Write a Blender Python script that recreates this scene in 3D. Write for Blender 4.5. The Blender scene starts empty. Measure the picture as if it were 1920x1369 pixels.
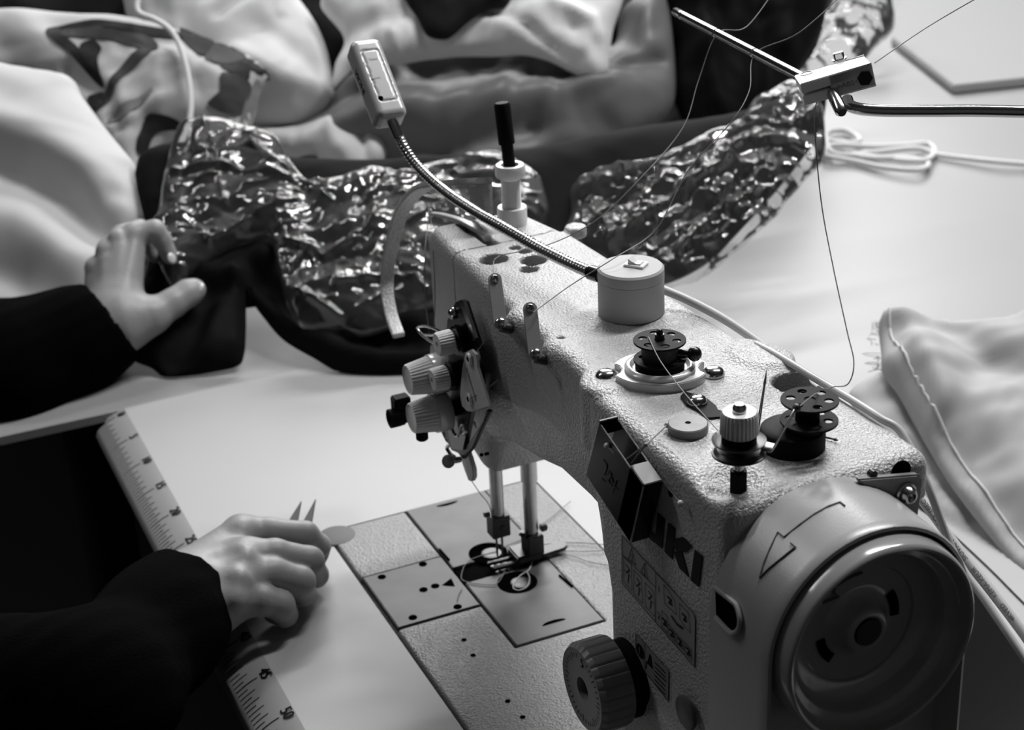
import bpy, bmesh, math, random
import numpy as np
from mathutils import Vector, noise
random.seed(5)
sc = bpy.context.scene
COL = sc.collection
W, H = 1920, 1369
F = 3138.47
CAM = np.array([1.10125046, -0.30818578, 0.66181329])
CR = np.array([0.41229158, 0.90998678, -0.04404211])
CU = np.array([-0.36770123, 0.21043647, 0.90582134])
CF = np.array([-0.83355351, 0.35726818, -0.42136445])
# ---------------------------------------------------------------- camera
cd = bpy.data.cameras.new('camera'); cam = bpy.data.objects.new('camera', cd); COL.objects.link(cam)
from mathutils import Matrix
cam.matrix_world = Matrix(((CR[0], CU[0], -CF[0], CAM[0]), (CR[1], CU[1], -CF[1], CAM[1]), (CR[2], CU[2], -CF[2], CAM[2]), (0, 0, 0, 1)))
cd.sensor_width = 36; cd.lens = F / W * 36; cd.clip_start = 0.02; cd.clip_end = 50
cd.dof.use_dof = True; cd.dof.focus_distance = 0.93; cd.dof.aperture_fstop = 13
sc.camera = cam
# ---------------------------------------------------------------- light and exposure
sc.view_settings.view_transform = 'Standard'; sc.view_settings.look = 'None'
sc.view_settings.gamma = 1; sc.view_settings.exposure = 0.15; sc.view_settings.use_curve_mapping = False
wd = bpy.data.worlds.new('world'); sc.world = wd; wd.use_nodes = True
wd.node_tree.nodes['Background'].inputs[0].default_value = (1, 1, 1, 1)
wd.node_tree.nodes['Background'].inputs[1].default_value = 0.02
def area(name, loc, target, sx, sy, power, long_axis=None):
    l = bpy.data.lights.new(name, 'AREA'); l.shape = 'RECTANGLE'; l.size = sx; l.size_y = sy; l.energy = power
    o = bpy.data.objects.new(name, l); COL.objects.link(o)
    z = (Vector(loc) - Vector(target)).normalized()
    x = Vector(long_axis or (0, 1, 0)); x = (x - z * x.dot(z)).normalized(); y = z.cross(x)
    o.matrix_world = Matrix(((x[0], y[0], z[0], loc[0]), (x[1], y[1], z[1], loc[1]), (x[2], y[2], z[2], loc[2]), (0, 0, 0, 1)))
    return o
area('tube_light_far', (-1.9, 1.2, 1.95), (0, .2, 0), 1.5, .12, 38, (0, 1, 0))
area('tube_light_over', (-.1, .95, 1.95), (.15, .1, 0), 1.3, .10, 44, (0.15, 1, 0))
area('fill_light_left', (-.9, -.9, 1.95), (-.2, 0, 0), 1.3, .10, 10, (0.15, 1, 0))  # added fill that brightens the knobs and front face, not a real tube
area('window_light', (-2.8, 1.6, 1.45), (0, .3, 0), 1.9, .9, 50, (0, 1, 0))

# ---------------------------------------------------------------- measured points
def ray(px, py):
    return CF + (px - W / 2) / F * CR - (py - H / 2) / F * CU
def U(px, py, **k):            # the point of a world plane x=, y= or z= seen at a photo pixel
    d = ray(px, py)
    (ax, v), = k.items(); i = 'xyz'.index(ax)
    return CAM + (v - CAM[i]) / d[i] * d
def UP(px, py, p0, n):
    d = ray(px, py); n = np.array(n, float)
    return CAM + ((np.array(p0) - CAM) @ n) / (d @ n) * d

# ---------------------------------------------------------------- materials
def s2l(v): v /= 255.; return v / 12.92 if v <= .04045 else ((v + .055) / 1.055) ** 2.4
MATS = {}
def mat(name, v, rough=.5, metal=0., bump=0., scale=300., dist=.0005, spec=.5, coat=0., mottle=0., mscale=30., sheen=0., kind='noise', trans=0.):
    if name in MATS: return MATS[name]
    m = bpy.data.materials.new(name); m.use_nodes = True; MATS[name] = m
    nt = m.node_tree; b = nt.nodes['Principled BSDF']
    c = s2l(v) if v > 1 else v
    b.inputs['Base Color'].default_value = (c, c, c, 1)
    b.inputs['Roughness'].default_value = rough; b.inputs['Metallic'].default_value = metal
    b.inputs['Specular IOR Level'].default_value = spec; b.inputs['Coat Weight'].default_value = coat
    b.inputs['Coat Roughness'].default_value = .12
    b.inputs['Sheen Weight'].default_value = sheen
    tc = nt.nodes.new('ShaderNodeTexCoord')
    if mottle:
        n = nt.nodes.new('ShaderNodeTexNoise'); n.inputs['Scale'].default_value = mscale; n.inputs['Detail'].default_value = 5
        r = nt.nodes.new('ShaderNodeMapRange'); r.inputs['To Min'].default_value = c * (1 - mottle); r.inputs['To Max'].default_value = min(1, c * (1 + mottle))
        r.inputs['From Min'].default_value = .3; r.inputs['From Max'].default_value = .7
        nt.links.new(tc.outputs['Object'], n.inputs['Vector']); nt.links.new(n.outputs['Fac'], r.inputs['Value']); nt.links.new(r.outputs['Result'], b.inputs['Base Color'])
    if bump:
        if kind == 'wave':
            n = nt.nodes.new('ShaderNodeTexWave'); n.inputs['Scale'].default_value = scale; out = 'Fac'
        elif kind == 'voronoi':
            n = nt.nodes.new('ShaderNodeTexVoronoi'); n.inputs['Scale'].default_value = scale; out = 'Distance'
        else:
            n = nt.nodes.new('ShaderNodeTexNoise'); n.inputs['Scale'].default_value = scale; n.inputs['Detail'].default_value = 2; out = 'Fac'
        bp = nt.nodes.new('ShaderNodeBump'); bp.inputs['Strength'].default_value = bump; bp.inputs['Distance'].default_value = dist
        nt.links.new(tc.outputs['Object'], n.inputs['Vector']); nt.links.new(n.outputs[out], bp.inputs['Height']); nt.links.new(bp.outputs[0], b.inputs['Normal'])
    return m
PAINT = mat('hammered_paint', 178, .27, bump=1., scale=620, dist=.0014, spec=.65)
PAINTS = mat('smooth_paint', 205, .3, spec=.5)
BEDP = mat('bed_paint', 132, .34, bump=1., scale=640, dist=.0012, spec=.6)
COVER = mat('cover_plastic', 158, .28, bump=.25, scale=900, dist=.0002, spec=.45)
WHEEL = mat('wheel_plastic', 150, .16, spec=.55, coat=.3)
CREAM = mat('cream_plastic', 228, .35)
CREAM2 = mat('glossy_white_plastic', 205, .18, coat=.3)
GREYP = mat('grey_plastic', 178, .4)
LAMPG = mat('lamp_grey_plastic', 178, .6, spec=.25)
CHROME = mat('chrome', .48, .17, 1.)
STEEL = mat('brushed_steel', .55, .3, 1., bump=.3, scale=200, dist=.0002, mottle=.15, mscale=40)
PLATE = mat('plate_steel', .065, .5, .2, mottle=.2, mscale=35)
DSTEEL = mat('dark_steel', .06, .38, .8)
BLACKM = mat('black_metal', .006, .25, .0, spec=.4, coat=.15)
BLACK = mat('black_rubber', .004, .6, spec=.1)
HOLE = mat('hole_dark', .002, .9, spec=0)  # near-black colour stands in for the shade inside holes and slots
INK = mat('black_ink', .004, .6, spec=.2)
TABLE = mat('table_laminate', 166, .45, mottle=.02, mscale=8, spec=.35, bump=.12, scale=900, dist=.0002)
TABLE2 = mat('worktable_laminate', 150, .42, mottle=.02, mscale=4, spec=.4)
RULE = mat('ruler_strip', 140, .5, bump=.35, scale=420, dist=.0004, kind='wave')
DARKW = mat('dark_underside', .004, .8)
SKIN = mat('skin', 142, .48, bump=.35, scale=260, dist=.0006, mottle=.06, mscale=60, spec=.4)
NAIL = mat('nail', 205, .2, coat=.4)
SWEAT = mat('black_knit', .0018, .95, bump=.5, scale=500, dist=.001, spec=.02)
def cloth_m(name, v, rough=.7, spec=.3, **k): return mat(name, v, rough, bump=.25, scale=1400, dist=.0003, spec=spec, **k)
CW = cloth_m('white_cloth', 186, .75); CW2 = cloth_m('white_cotton', 200, .8); CG = cloth_m('grey_satin', 105, .5, .4)
CB = cloth_m('black_satin', .006, .75, .05); CB2 = cloth_m('black_cloth', .006, .7, .2); CPR = cloth_m('printed_grey', 60, .7); CPR2 = cloth_m('printed_black', .01, .7)
CPR3 = cloth_m('printed_mid_grey', 120, .7)
CORD = mat('cord_cotton', 215, .8, bump=.8, scale=600, dist=.0006)
CABLE = mat('cable_sheath', 200, .35); THREAD = mat('sewing_thread', 120, .6); THREADL = mat('pale_thread', 190, .6)
def film_mat():
    m = bpy.data.materials.new('clear_film'); m.use_nodes = True; nt = m.node_tree
    nt.nodes.clear(); out = nt.nodes.new('ShaderNodeOutputMaterial')
    g = nt.nodes.new('ShaderNodeBsdfGlossy'); g.inputs['Roughness'].default_value = .07; g.inputs['Color'].default_value = (1, 1, 1, 1)
    t = nt.nodes.new('ShaderNodeBsdfTransparent'); t.inputs['Color'].default_value = (.93, .93, .93, 1)
    fr = nt.nodes.new('ShaderNodeFresnel'); fr.inputs['IOR'].default_value = 1.38
    mx = nt.nodes.new('ShaderNodeMixShader')
    nt.links.new(fr.outputs[0], mx.inputs[0]); nt.links.new(t.outputs[0], mx.inputs[1]); nt.links.new(g.outputs[0], mx.inputs[2])
    df = nt.nodes.new('ShaderNodeBsdfDiffuse'); m2 = nt.nodes.new('ShaderNodeMixShader'); m2.inputs[0].default_value = .022
    nt.links.new(mx.outputs[0], m2.inputs[1]); nt.links.new(df.outputs[0], m2.inputs[2]); nt.links.new(m2.outputs[0], out.inputs[0]); return m
FILM = film_mat()

# ---------------------------------------------------------------- mesh helpers
ORG = {}
def mk(name, me, parent=None, origin=None, m=None, angle=40, **tags):
    """verts of me are in world space; origin moves them to a local frame"""
    n = len(me.vertices); co = np.empty(n * 3, 'f'); me.vertices.foreach_get('co', co); co = co.reshape(-1, 3)
    if origin is None: origin = (co.min(0) + co.max(0)) / 2 if parent is not None else np.array([(co[:, 0].min() + co[:, 0].max()) / 2, (co[:, 1].min() + co[:, 1].max()) / 2, co[:, 2].min()])
    origin = np.array(origin, float)
    me.vertices.foreach_set('co', (co - origin).astype('f').ravel()); me.update()
    if m: me.materials.append(m)
    if angle is not None:
        me.shade_smooth(); me.set_sharp_from_angle(angle=math.radians(angle))
    o = bpy.data.objects.new(name, me); COL.objects.link(o)
    po = ORG[parent.name] if parent is not None else np.zeros(3)
    o.parent = parent; o.location = origin - po; ORG[o.name] = origin
    for k, v in tags.items(): o[k] = v
    return o
def thing(name, loc, label, cat, group=None):
    o = bpy.data.objects.new(name, None); COL.objects.link(o); o.location = loc; o.empty_display_size = .02
    o['label'] = label; o['category'] = cat
    if group: o['group'] = group
    ORG[o.name] = np.array(loc, float); return o
def frame(axis):
    a = np.array(axis, float); a /= np.linalg.norm(a)
    t = np.array([0, 0, 1.]) if abs(a[2]) < .9 else np.array([1., 0, 0])
    b = np.cross(a, t); b /= np.linalg.norm(b); return a, b, np.cross(a, b)
class M:
    def __init__(s): s.v = []; s.f = []
    def add(s, vs, fs):
        n = len(s.v); s.v += [tuple(map(float, v)) for v in vs]; s.f += [tuple(i + n for i in f) for f in fs]; return s
    def lathe(s, o, axis, prof, n=48, knurl=None):
        """prof: (r, h) along axis. knurl=(count, depth, h0, h1)"""
        o = np.array(o, float); a, b, c = frame(axis); vs = []; fs = []
        if knurl: n = knurl[0] * 4
        for (r, h) in prof:
            for i in range(n):
                t = 2 * math.pi * i / n; rr = r
                if knurl and knurl[2] <= h <= knurl[3] and r > 0: rr = r - (knurl[1] if i % 4 in (0,) else (0 if i % 4 == 2 else knurl[1] * .35))
                vs.append(o + a * h + rr * (math.cos(t) * b + math.sin(t) * c))
        for j in range(len(prof) - 1):
            for i in range(n):
                k = (i + 1) % n; fs.append((j * n + i, j * n + k, (j + 1) * n + k, (j + 1) * n + i))
        if prof[0][0] > 0: fs.append(tuple(range(n))[::-1])
        if prof[-1][0] > 0: fs.append(tuple((len(prof) - 1) * n + i for i in range(n)))
        return s.add(vs, fs)
    def cyl(s, p0, p1, r, n=24, r2=None, bev=0):
        p0 = np.array(p0, float); p1 = np.array(p1, float); L = np.linalg.norm(p1 - p0); r2 = r if r2 is None else r2
        pr = [(r, 0), (r2, L)] if not bev else [(r - bev, 0), (r, bev), (r2, L - bev), (r2 - bev, L)]
        return s.lathe(p0, p1 - p0, pr, n)
    def tube(s, pts, r, n=10, closed=False, flat=None):
        pts = [np.array(p, float) for p in pts]; N = len(pts); vs = []; fs = []
        prev = None
        for i, p in enumerate(pts):
            if closed: t = pts[(i + 1) % N] - pts[i - 1]
            else: t = pts[min(i + 1, N - 1)] - pts[max(i - 1, 0)]
            t = t / (np.linalg.norm(t) + 1e-12)
            if prev is None: _, b, c = frame(t)
            else:
                b = prev - t * (prev @ t); b /= np.linalg.norm(b); c = np.cross(t, b)
            prev = b; rr = r[i] if hasattr(r, '__len__') else r
            for k in range(n):
                a = 2 * math.pi * k / n; vs.append(p + rr * (math.cos(a) * b + math.sin(a) * c))
        for j in range(N if closed else N - 1):
            j2 = (j + 1) % N
            for i in range(n):
                k = (i + 1) % n; fs.append((j * n + i, j * n + k, j2 * n + k, j2 * n + i))
        if not closed: fs += [tuple(range(n))[::-1], tuple((N - 1) * n + i for i in range(n))]
        return s.add(vs, fs)
    def prism(s, poly, vec):
        n = len(poly); poly = [np.array(p, float) for p in poly]; vec = np.array(vec, float)
        vs = poly + [p + vec for p in poly]
        fs = [tuple(range(n)), tuple(range(2 * n - 1, n - 1, -1))] + [(i, i + n, (i + 1) % n + n, (i + 1) % n)[::-1] for i in range(n)]
        return s.add(vs, fs)
    def box(s, c, size, ax=None):
        ax = ax if ax is not None else np.eye(3); c = np.array(c, float); hx, hy, hz = [k / 2 for k in size]
        P = [c + ax[0] * a * hx + ax[1] * b * hy + ax[2] * d * hz for a in (-1, 1) for b in (-1, 1) for d in (-1, 1)]
        return s.add(P, [(0, 1, 3, 2), (4, 6, 7, 5), (0, 4, 5, 1), (2, 3, 7, 6), (0, 2, 6, 4), (1, 5, 7, 3)])
    def sphere(s, c, r, n=16, sz=(1, 1, 1), ax=None):
        ax = np.eye(3) if ax is None else ax; vs = []; fs = []; m = n // 2
        for j in range(m + 1):
            ph = math.pi * j / m
            for i in range(n):
                t = 2 * math.pi * i / n
                vs.append(np.array(c) + r * (ax[0] * sz[0] * math.sin(ph) * math.cos(t) + ax[1] * sz[1] * math.sin(ph) * math.sin(t) + ax[2] * sz[2] * math.cos(ph)))
        for j in range(m):
            for i in range(n):
                k = (i + 1) % n; fs.append((j * n + i, (j + 1) * n + i, (j + 1) * n + k, j * n + k))
        return s.add(vs, fs)
    def build(s, name, m, parent=None, bevel=0, seg=2, angle=40, origin=None, **tags):
        me = bpy.data.meshes.new(name); bm = bmesh.new()
        vv = [bm.verts.new(v) for v in s.v]
        for f in s.f:
            try: bm.faces.new([vv[i] for i in f])
            except ValueError: pass
        bmesh.ops.remove_doubles(bm, verts=bm.verts, dist=1e-6)
        bmesh.ops.recalc_face_normals(bm, faces=bm.faces)
        if bevel:
            es = [e for e in bm.edges if len(e.link_faces) == 2 and e.calc_face_angle(0) > math.radians(30)]
            bmesh.ops.bevel(bm, geom=es, offset=bevel, segments=seg, affect='EDGES', clamp_overlap=True)
        bm.to_mesh(me); bm.free()
        return mk(name, me, parent, origin, m, angle, **tags)
def smooth(pts, k=8, closed=False):
    """Catmull-Rom through the points"""
    P = [np.array(p, float) for p in pts]; n = len(P); out = []
    rng = range(n) if closed else range(n - 1)
    for i in rng:
        if closed: a, b, c, d = P[i - 1], P[i], P[(i + 1) % n], P[(i + 2) % n]
        else: a, b, c, d = P[max(i - 1, 0)], P[i], P[i + 1], P[min(i + 2, n - 1)]
        for j in range(k):
            t = j / k
            out.append(.5 * (2 * b + (c - a) * t + (2 * a - 5 * b + 4 * c - d) * t * t + (3 * b - a - 3 * c + d) * t ** 3))
    if not closed: out.append(P[-1])
    return out
def text_geo(txt, size):
    cu = bpy.data.curves.new('t', 'FONT'); cu.body = txt; cu.size = size; cu.resolution_u = 2
    cu.align_x = 'CENTER'; cu.align_y = 'CENTER'
    o = bpy.data.objects.new('t', cu); me = o.to_mesh()
    v = [tuple(x.co) for x in me.vertices]; f = [tuple(p.vertices) for p in me.polygons]
    o.to_mesh_clear(); bpy.data.objects.remove(o); bpy.data.curves.remove(cu); return v, f
def put_text(mb, txt, size, c, right, up, bold=0):
    v, f = text_geo(txt, size); c = np.array(c, float); right = np.array(right, float); up = np.array(up, float)
    for dx in ([0] if not bold else [-bold, 0, bold]):
        mb.add([c + right * (x + dx) + up * y for x, y, z in v], f)

# ---------------------------------------------------------------- implicit surfaces -> mesh
def poly_sd(px, pz, poly):
    """signed distance to a 2-D polygon, negative inside"""
    d = np.full(px.shape, 1e9); inside = np.zeros(px.shape, bool); n = len(poly)
    for i in range(n):
        ax, az = poly[i]; bx, bz = poly[(i + 1) % n]; ex, ez = bx - ax, bz - az
        t = np.clip(((px - ax) * ex + (pz - az) * ez) / (ex * ex + ez * ez), 0, 1)
        d = np.minimum(d, (px - ax - t * ex) ** 2 + (pz - az - t * ez) ** 2)
        c = ((az > pz) != (bz > pz)); 
        with np.errstate(divide='ignore', invalid='ignore'): xx = (bx - ax) * (pz - az) / (bz - az) + ax
        inside ^= c & (px < xx)
    d = np.sqrt(d); return np.where(inside, -d, d)
def line_d(px, pz, pts):
    d = np.full(px.shape, 1e9)
    for (ax, az), (bx, bz) in zip(pts[:-1], pts[1:]):
        ex, ez = bx - ax, bz - az
        t = np.clip(((px - ax) * ex + (pz - az) * ez) / (ex * ex + ez * ez + 1e-15), 0, 1)
        d = np.minimum(d, (px - ax - t * ex) ** 2 + (pz - az - t * ez) ** 2)
    return np.sqrt(d)
def smax(a, b, k):
    h = np.clip(.5 - .5 * (b - a) / k, 0, 1); return b * (1 - h) + a * h + k * h * (1 - h)
def smin(a, b, k): return -smax(-a, -b, k)
def rcone(P, a, b, r1, r2):
    a = np.array(a, float); b = np.array(b, float); e = b - a
    t = np.clip((P - a) @ e / (e @ e), 0, 1); return np.linalg.norm(P - a - t[:, None] * e, axis=1) - (r1 + (r2 - r1) * t)
def nets(fn, lo, hi, h):
    """surface nets on a narrow band"""
    lo = np.array(lo, float); hi = np.array(hi, float); N = np.ceil((hi - lo) / h).astype(int) + 1
    B = 6; NB = np.ceil((N - 1) / B).astype(int); N = NB * B + 1
    G = np.full(N, 1., 'f4')
    ci = np.stack(np.meshgrid(*[np.arange(k) for k in NB], indexing='ij'), -1).reshape(-1, 3)
    cc = lo + (ci * B + B / 2) * h; d = fn(cc); act = ci[np.abs(d) < B * h * 1.3]
    G[...] = 1
    ins = ci[d < 0]
    off = np.stack(np.meshgrid(*[np.arange(B + 1)] * 3, indexing='ij'), -1).reshape(-1, 3)
    for k in ins: G[k[0]*B:k[0]*B+B+1, k[1]*B:k[1]*B+B+1, k[2]*B:k[2]*B+B+1] = -1
    mask = np.zeros(N, bool)
    for k in act: mask[k[0]*B:k[0]*B+B+1, k[1]*B:k[1]*B+B+1, k[2]*B:k[2]*B+B+1] = True
    idx = np.argwhere(mask)
    vals = np.empty(len(idx), 'f4')
    for s in range(0, len(idx), 200000): vals[s:s+200000] = fn(lo + idx[s:s+200000] * h)
    G[mask] = vals
    S = G < 0
    cs = np.zeros(N - 1, 'i1'); 
    for dx in (0, 1):
        for dy in (0, 1):
            for dz in (0, 1): cs += S[dx:N[0]-1+dx, dy:N[1]-1+dy, dz:N[2]-1+dz]
    cells = np.argwhere((cs > 0) & (cs < 8)); vid = np.full(N - 1, -1, 'i4'); vid[tuple(cells.T)] = np.arange(len(cells))
    acc = np.zeros((len(cells), 3)); cnt = np.zeros(len(cells))
    for ax in range(3):
        for u in (0, 1):
            for v in (0, 1):
                o = [0, 0, 0]; oo = [k for k in range(3) if k != ax]; o[oo[0]] = u; o[oo[1]] = v
                a = cells + o; b = a.copy(); b[:, ax] += 1
                ga = G[tuple(a.T)]; gb = G[tuple(b.T)]; c = (ga < 0) != (gb < 0)
                t = np.where(c, ga / np.where(c, ga - gb, 1), 0); p = a.astype(float); p[:, ax] += t
                acc[c] += p[c]; cnt[c] += 1
    V = lo + acc / cnt[:, None] * h
    faces = []
    for ax in range(3):
        a0 = np.argwhere(S.take(range(N[ax]-1), ax) != S.take(range(1, N[ax]), ax))
        o1, o2 = [k for k in range(3) if k != ax]
        ok = (a0[:, o1] > 0) & (a0[:, o2] > 0) & (a0[:, o1] < N[o1]-1) & (a0[:, o2] < N[o2]-1); a0 = a0[ok]
        def q(d1, d2):
            b = a0.copy(); b[:, o1] -= d1; b[:, o2] -= d2; return vid[tuple(b.T)]
        fq = np.stack([q(0, 0), q(1, 0), q(1, 1), q(0, 1)], 1)
        flip = S[tuple(a0.T)] if ax != 1 else ~S[tuple(a0.T)]
        fq[flip] = fq[flip][:, ::-1]
        faces.append(fq[(fq >= 0).all(1)])
    Fc = np.concatenate(faces)
    for it in range(2):      # pull the vertices onto the surface
        e = h * .3; f0 = fn(V)
        g = np.stack([fn(V + np.eye(3)[k] * e) - f0 for k in range(3)], 1) / e
        V = V - g * (np.clip(f0, -h * .6, h * .6) / np.maximum((g * g).sum(1), .25))[:, None]
    return V, Fc
def mesh_np(name, V, Fc):
    me = bpy.data.meshes.new(name); me.vertices.add(len(V)); me.vertices.foreach_set('co', np.asarray(V, 'f4').ravel())
    k = Fc.shape[1]; me.loops.add(len(Fc) * k); me.loops.foreach_set('vertex_index', np.asarray(Fc, 'i4').ravel())
    me.polygons.add(len(Fc)); me.polygons.foreach_set('loop_start', np.arange(0, len(Fc) * k, k, dtype='i4'))
    me.update(calc_edges=True); me.validate()
    bm = bmesh.new(); bm.from_mesh(me); bmesh.ops.recalc_face_normals(bm, faces=bm.faces); bm.to_mesh(me); bm.free()
    return me
WALLM = mat('wall_paint', .10, .9); CEIL = mat('ceiling_paint', .16, .9)
M().box((-.6, .5, -.76), (7.2, 7.2, .02)).build('floor', mat('dark_floor', .004, .8), kind='structure')
M().box((-.6, .5, 2.11), (7.2, 7.2, .02)).build('ceiling', CEIL, kind='structure')
M().box((-4.21, .5, .675), (.02, 7.2, 2.85)).build('wall_far', WALLM, kind='structure')
M().box((3.01, .5, .675), (.02, 7.2, 2.85)).build('wall_near', WALLM, kind='structure')
M().box((-.6, -3.11, .675), (7.2, .02, 2.85)).build('wall_left', WALLM, kind='structure')
M().box((-.6, 4.11, .675), (7.2, .02, 2.85)).build('wall_right', WALLM, kind='structure')
# ================================================================ setting: floor, tables

tb = thing('sewing_table', (0, -.1, 0), 'white laminate sewing machine table with a centimetre ruler along its front edge', 'table')
X0, X1, YF, YI, YB = -.302, .62, -.1215, -.093, .42
def table_top():
    m = M(); Z = -.0012; hx0, hx1, hy0, hy1 = -.0015, .53, -.0022, .1785
    # slab with a rectangular cut-out for the machine bed; each piece full thickness
    m2 = [((X0 + .0), hx0, YI, YB), (hx0, hx1, YI, hy0), (hx0, hx1, hy1, YB), (hx1, X1, YI, YB)]
    bm = bmesh.new(); xs = [X0, hx0, hx1, X1]; ys = [YI, hy0, hy1, YB]; g = {}
    for zi, z in enumerate((Z, Z - .028)):
        for i, x in enumerate(xs):
            for j, y in enumerate(ys): g[i, j, zi] = bm.verts.new((x, y, z))
    for i in range(3):
        for j in range(3):
            if (i, j) == (1, 1): continue
            bm.faces.new([g[i, j, 0], g[i+1, j, 0], g[i+1, j+1, 0], g[i, j+1, 0]])
            bm.faces.new([g[i, j, 1], g[i, j+1, 1], g[i+1, j+1, 1], g[i+1, j, 1]])
    def w(a, b): bm.faces.new([g[a[0], a[1], 0], g[a[0], a[1], 1], g[b[0], b[1], 1], g[b[0], b[1], 0]])
    for k in range(3): w((k, 0), (k+1, 0)); w((k, 3), (k+1, 3)); w((0, k), (0, k+1)); w((3, k), (3, k+1))
    w((1, 1), (2, 1)); w((2, 1), (2, 2)); w((2, 2), (1, 2)); w((1, 2), (1, 1))
    bmesh.ops.recalc_face_normals(bm, faces=bm.faces)
    me = bpy.data.meshes.new('tabletop'); bm.to_mesh(me); bm.free()
    return mk('tabletop', me, tb, None, TABLE, 30)
table_top()
def zr(y):      # the rolled front edge
    t = max(0, (YI - y) / (YI - YF)); return -.0012 - .011 * t * t
prof = [(YI, -.0012)] + [(YI - (YI - YF) * k / 10, zr(YI - (YI - YF) * k / 10)) for k in range(1, 11)] + [(YF - .002, -.017), (YF, -.026), (YI, -.029)]
m = M(); n = len(prof); xs = [X0 + .004, X0 + .001] ; 
vs = []
xsL = [X0 + .006, X0 + .012] + [X1]
for k, x in enumerate([X0 + .0015, X0 + .006, X0 + .012, X1]):
    pull = (.012, .004, 0, 0)[k]
    vs += [(x, y + (pull if y < YI - .02 else pull * .3), z) for y, z in prof]
fs = []
for a in range(3):
    for i in range(n): fs.append((a*n+i, a*n+(i+1) % n, (a+1)*n+(i+1) % n, (a+1)*n+i))
fs += [tuple(range(n)), tuple(range(3*n, 4*n))[::-1]]
edge = m.add(vs, fs).build('front_edge', RULE, tb, angle=50, label='grey ribbed ruler strip rolling over the front edge')
m = M(); xr = -.2906
xr = -.2906
for k in range(0, 181):      # half-centimetre ticks
    x = xr + k * .005
    if x > X1 - .02: break
    L = .0155 if k % 10 == 0 else (.0110 if k % 2 == 0 else .0070)
    w = .0014 if k % 10 == 0 else .0010
    y0 = -.1195; pts = [y0 + L * j / 3 for j in range(4)]
    vs = []
    for y in pts: vs += [(x - w / 2, y, zr(y) + .0002), (x + w / 2, y, zr(y) + .0002)]
    m.add(vs, [(2*j, 2*j+1, 2*j+3, 2*j+2) for j in range(3)])
for k in range(0, 17):
    x = xr + k * .05
    if x > X1 - .02: break
    sl = (zr(-.098) - zr(-.106)) / .008
    put_text(m, str(k * 5), .0112, (x, -.0985, zr(-.0985) + .0008), (1, 0, 0), (0, 1, sl), .0005)
m.build('ruler_marks', INK, tb, angle=None)
for k in range(2):
    m = M(); m.cyl((X0 + .05 + k * .8, .0, -.03), (X0 + .05 + k * .8, .0, -.75), .025); m.build('table_leg', DARKW, tb)

# large worktable beyond the sewing table
m = M(); pl = [(-.3005, -.206, -.002), (-.3005, .43, -.002), (.62, .43, -.002), (1.6, .43, -.002), (1.6, 3, -.002), (-3.6, 3, -.002), (-3.6, -.206, -.002)]
wt = thing('work_table', (-1.5, .8, 0), 'pale grey worktable spreading behind the sewing machine under the cloth pile', 'table')
m.prism(pl, (0, 0, -.008)).build('tabletop', TABLE2, wt, angle=30)
for p in ((-3.4, 0), (-3.4, 2.8), (1.4, 2.8), (-.5, -.1)): M().cyl((p[0], p[1], -.032), (p[0], p[1], -.75), .03).build('table_leg', DARKW, wt)

# ================================================================ sewing machine
sm = thing('sewing_machine', (.3, .1, 0), 'grey industrial sewing machine with hammered paint, black letters and a big handwheel', 'sewing machine')
YC = .108; ZT = .265
XA = [.055, .14, .29, .36, .373, .514]; YA = [.079, .067, .0605, .0575, .0500, .0492]; YBk = [.145, .152, .158, .161, .166, .168]
PROF = [(.056, .25), (.072, .260), (.13, .2635), (.145, .265), (.504, .265), (.508, .2642), (.5115, .262), (.5135, .259), (.514, .255), (.514, -.03), (.388, -.03), (.386, .15), (.382, .165), (.37, .172), (.33, .173), (.285, .170), (.25, .160), (.20, .149), (.165, .135), (.145, .115), (.131, .091), (.124, .088), (.068, .088), (.056, .10)]
BAND = [(.068, .088), (.124, .088), (.145, .115), (.165, .135), (.20, .149), (.25, .160), (.285, .170), (.33, .173), (.37, .172)]
holes = [((925, 485), .0095), ((1000, 487), .0088), ((992, 504), .0062), ((965, 463), .0042), ((984, 470), .0048), ((1490, 717), .0125), ((1051, 634), .0024)]
HP = [(U(*p, z=ZT), r) for p, r in holes]
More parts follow.
